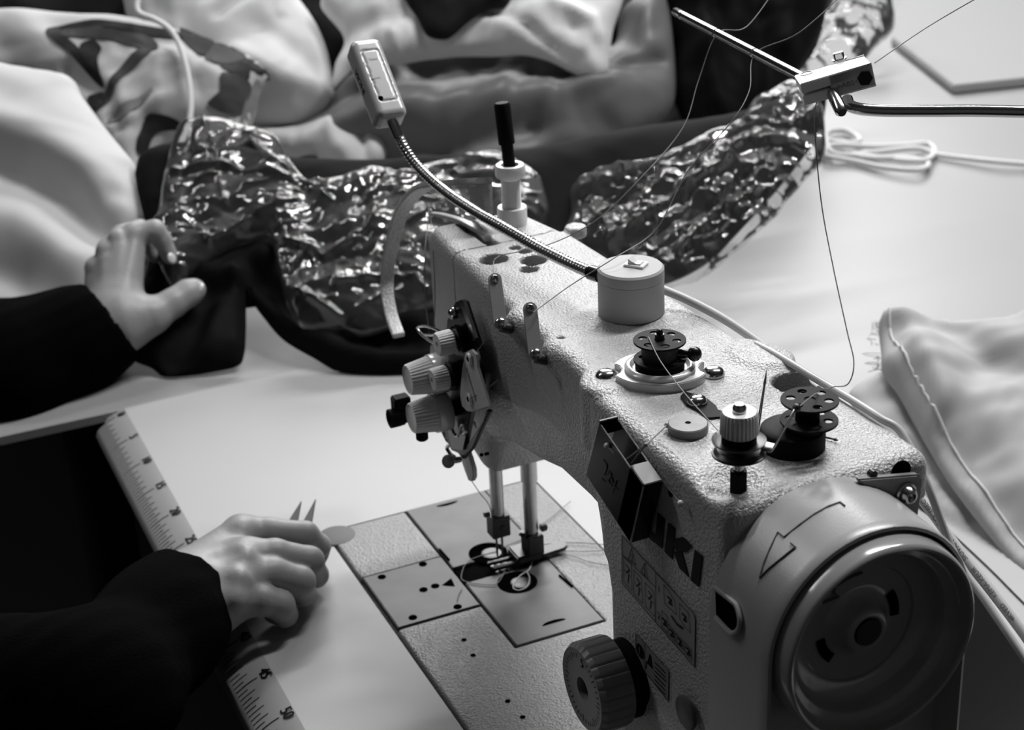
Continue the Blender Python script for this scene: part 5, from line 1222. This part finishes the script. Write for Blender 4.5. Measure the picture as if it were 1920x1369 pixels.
def sweater(P):
    d = arms(P, .010)
    d = smin(d, chain(P, [Z(335, 1132, .034), Z(300, 1180, .034), aR + (eR - aR) * .0, eR], [.0400, .041, .046, .052], .02), .03)
    d = smin(d, chain(P, [L(195, 612, .086), L(140, 640, .086), aL + np.array([0, 0, .006]), eL], [.0420, .048, .060, .062], .02), .03)
    d = np.maximum(d, -(rcone(P, (-.16, -.62, .44), (-.16, -.60, .60), .058, .10)))
    # cut the cuffs square and hollow so the wrists come out of them
    for c, dr in ((Z(347, 1118, .034), Z(347, 1118, .034) - Z(290, 1185, .034)), (L(212, 602, .087), L(212, 602, .087) - L(140, 655, .087))):
        n = dr / np.linalg.norm(dr); s_ = (P - c) @ n; rad = np.linalg.norm(P - c - s_[:, None] * n, axis=1)
        near = rad < .08
        d = np.where(near & (s_ > -.03), smax(d, s_, .006), d)
        d = np.where(near & (s_ > -.02), smax(d, -(rad - (.0315 if c[0] > -.2 else .034)), .003), d)
    return d + .0006 * np.sin(P[:, 0] * 260 + P[:, 1] * 90) * np.sin(P[:, 2] * 200)
Vs, Fs = nets(sweater, (-.66, -.90, -.44), (.30, -.02, .50), .0045)
mk('sweater', mesh_np('sweater', Vs, Fs), person, None, SWEAT, 180, label='black knitted sweater with long sleeves')
hair = M(); 
def hair_f(P):
    d = (np.sqrt(((P[:, 0] + .16) / .088) ** 2 + ((P[:, 1] + .580) / .105) ** 2 + ((P[:, 2] - .600) / .120) ** 2) - 1) * .095
    return smax(d, -(np.linalg.norm((P - np.array([-.16, -.44, .55])) * np.array([1, 1, .9]), axis=1) - .105), .01)
Vh, Fh = nets(hair_f, (-.28, -.72, .44), (-.04, -.42, .76), .006); mk('hair', mesh_np('hair', Vh, Fh), person, None, mat('dark_hair', .01, .6), 180)
def nail(c, ax, up, w=.0055, l=.007):
    ax = ax / np.linalg.norm(ax); up = up - ax * (up @ ax); up /= np.linalg.norm(up); sd = np.cross(ax, up)
    return M().sphere(c, 1, 14, (l, w, .0016), [ax, sd, up])
nail(L(371, 538, .0855), L(366, 543, .08) - L(340, 558, .08), SN + .2 * CR, .0055, .006).build('thumbnail', NAIL, person)
nail(L(322, 484, .084), L(318, 480, .08) - L(304, 450, .09), CR * .7 + SN, .0045, .0055).build('fingernail', NAIL, person)
# thread snips held in the right fist
g0 = Z(588, 1012, .024)
sn = thing('thread_snips', g0, 'dark pointed thread snips held in the right fist with two tips showing', 'snips')
for (a, b, w) in (((548, 978), (565, 938), 6), ((574, 982), (592, 934), 8)):
    A_ = Z(*a, .030); B_ = Z(*b, .030); e = B_ - A_; s_ = np.cross(e, (0, 0, 1)); s_ /= np.linalg.norm(s_)
    back = A_ - e * .5
    M().prism([back + s_ * .0045, A_ + s_ * .0040, B_, A_ - s_ * .0035, back - s_ * .0045], (0, 0, -.0025)).build('blade', mat('snips_steel', .015, .5, 0, spec=.2), sn, bevel=.0003)
P_ = [Z(560, 1000, .026), Z(590, 1006, .024), Z(604, 1012, .020), Z(609, 1030, .014), Z(600, 1052, .008), Z(585, 1066, .006)]
M().tube(smooth(P_, 5), .0042, 10).build('handle', mat('snips_grip', .05, .5), sn)
print('objects', len(bpy.data.objects), 'verts', sum(len(m.vertices) for m in bpy.data.meshes))
